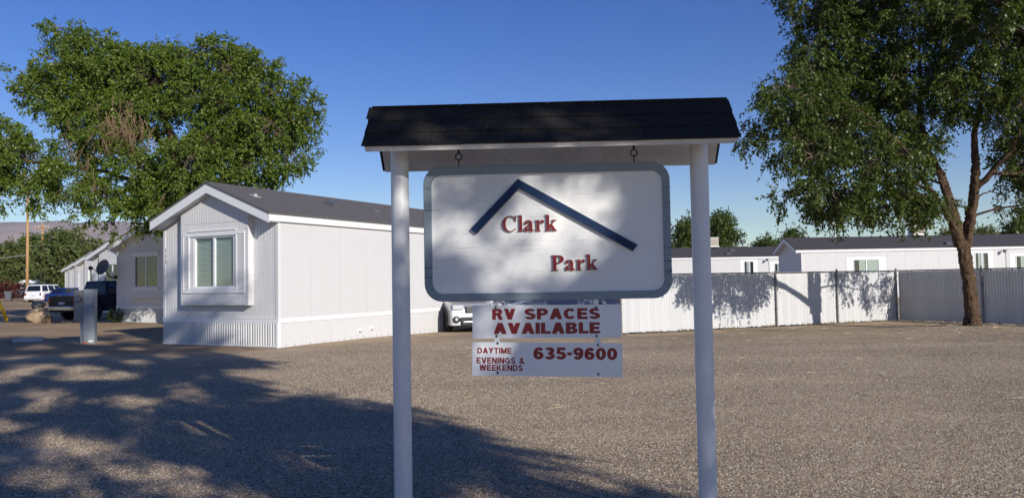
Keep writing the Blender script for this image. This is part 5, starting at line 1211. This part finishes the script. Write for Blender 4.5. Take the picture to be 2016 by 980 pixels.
# bins
for i, (x, y, lab) in enumerate(((-57.6, 88, 'grey wheelie bin nearest the white SUV'), (-60.9, 88, 'grey wheelie bin second from the white SUV'), (-59.6, 86.5, 'grey wheelie bin, low and in front of the other two'))):
    if i == 0:
        bn = thing('trash_bin', (x, y, gz(x, y)), R(20), lab, 'trash bin', 'grey bins at the left edge')
        q = MB(); q.hexa([(-.26, -.3, .05), (.26, -.3, .05), (.26, .3, .05), (-.26, .3, .05), (-.33, -.38, 1.02), (.33, -.38, 1.02), (.33, .38, 1.02), (-.33, .38, 1.02)]); q.build('bin_body', M['bin'], bn, bevel=.02)
        q = MB(); q.prism([(-.40, 1.021), (.40, 1.021), (.38, 1.08), (-.05, 1.12), (-.38, 1.08)], -.36, .36, 'x'); q.build('lid', M['bin'], bn)
        for sx_ in (-1, 1):
            q = MB(); q.lathe([(.12, -.03), (.12, .03)], 14, Matrix.Translation((sx_ * .29, .33, .12)) @ Matrix.Rotation(R(90), 4, 'Y')); q.build('wheel', M['tyre'], bn)
    else: copy_tree(bn, (x, y, gz(x, y)), R(10 + 15 * i), lab)
# far shed with white roof
o = thing('shed', (-74.5, 121, .38), R(4), 'dark shed with a white roof far off at the left edge', 'shed')
q = MB(); q.box((-2.2, -1.5, 0), (2.2, 1.5, 2.1)); q.build('wall', M['dark_in'], o)
q = MB(); q.prism([(-2.6, 2.1), (2.6, 2.1), (1.2, 2.7), (-1.2, 2.7)], -1.8, 1.8, 'y'); q.build('roof', M['trim'], o)
q = MB(); q.box((.3, -1.52, 0), (1.5, -1.501, 1.9)); q.build('door', M['box'], o)
# yellow A-frame and wooden post frame beyond
o = thing('a_frame', (-64.3, 106, .35), 0, 'small yellow A-shaped frame beyond the white SUV', 'frame')
q = MB(); q.tube([(-.45, 0, 0), (0, 0, 1.9)], .06, 6); q.tube([(.45, 0, 0), (0, 0, 1.9)], .06, 6); q.tube([(-.25, 0, .85), (.25, 0, .85)], .05, 6); q.build('legs', M['yellow'], o)
o = thing('wooden_porch', (-54.3, 95.5, .32), 0, 'yellow timber porch frame beside the farthest home', 'porch')
for dx in (-.5, .5):
    q = MB(); q.box((dx - .1, -.1, 0), (dx + .1, .1, 2.5)); q.build('post', M['wood'], o)
q = MB(); q.box((-.7, -.12, 2.5), (.7, .12, 2.68)); q.build('beam', M['wood'], o)

# ---------------------------------------------------------------- air
hz = MB(); hz.box((-7000, -7000, -1.5), (7000, 7000, 520)); hzo = hz.build('haze', M['trim']); tag(hzo, 'thin pale haze in the air over the valley', 'haze', kind='stuff')
hm = bpy.data.materials.new('haze_air'); hm.use_nodes = True; ht = hm.node_tree; ht.nodes.remove(ht.nodes['Principled BSDF'])
pv = ht.nodes.new('ShaderNodeVolumePrincipled'); pv.inputs['Color'].default_value = (0.86, 0.89, 0.95, 1); pv.inputs['Density'].default_value = 0.00006; pv.inputs['Anisotropy'].default_value = 0.0
ht.links.new(pv.outputs[0], ht.nodes['Material Output'].inputs['Volume']); hzo.data.materials.clear(); hzo.data.materials.append(hm); hzo.display_type = 'WIRE'
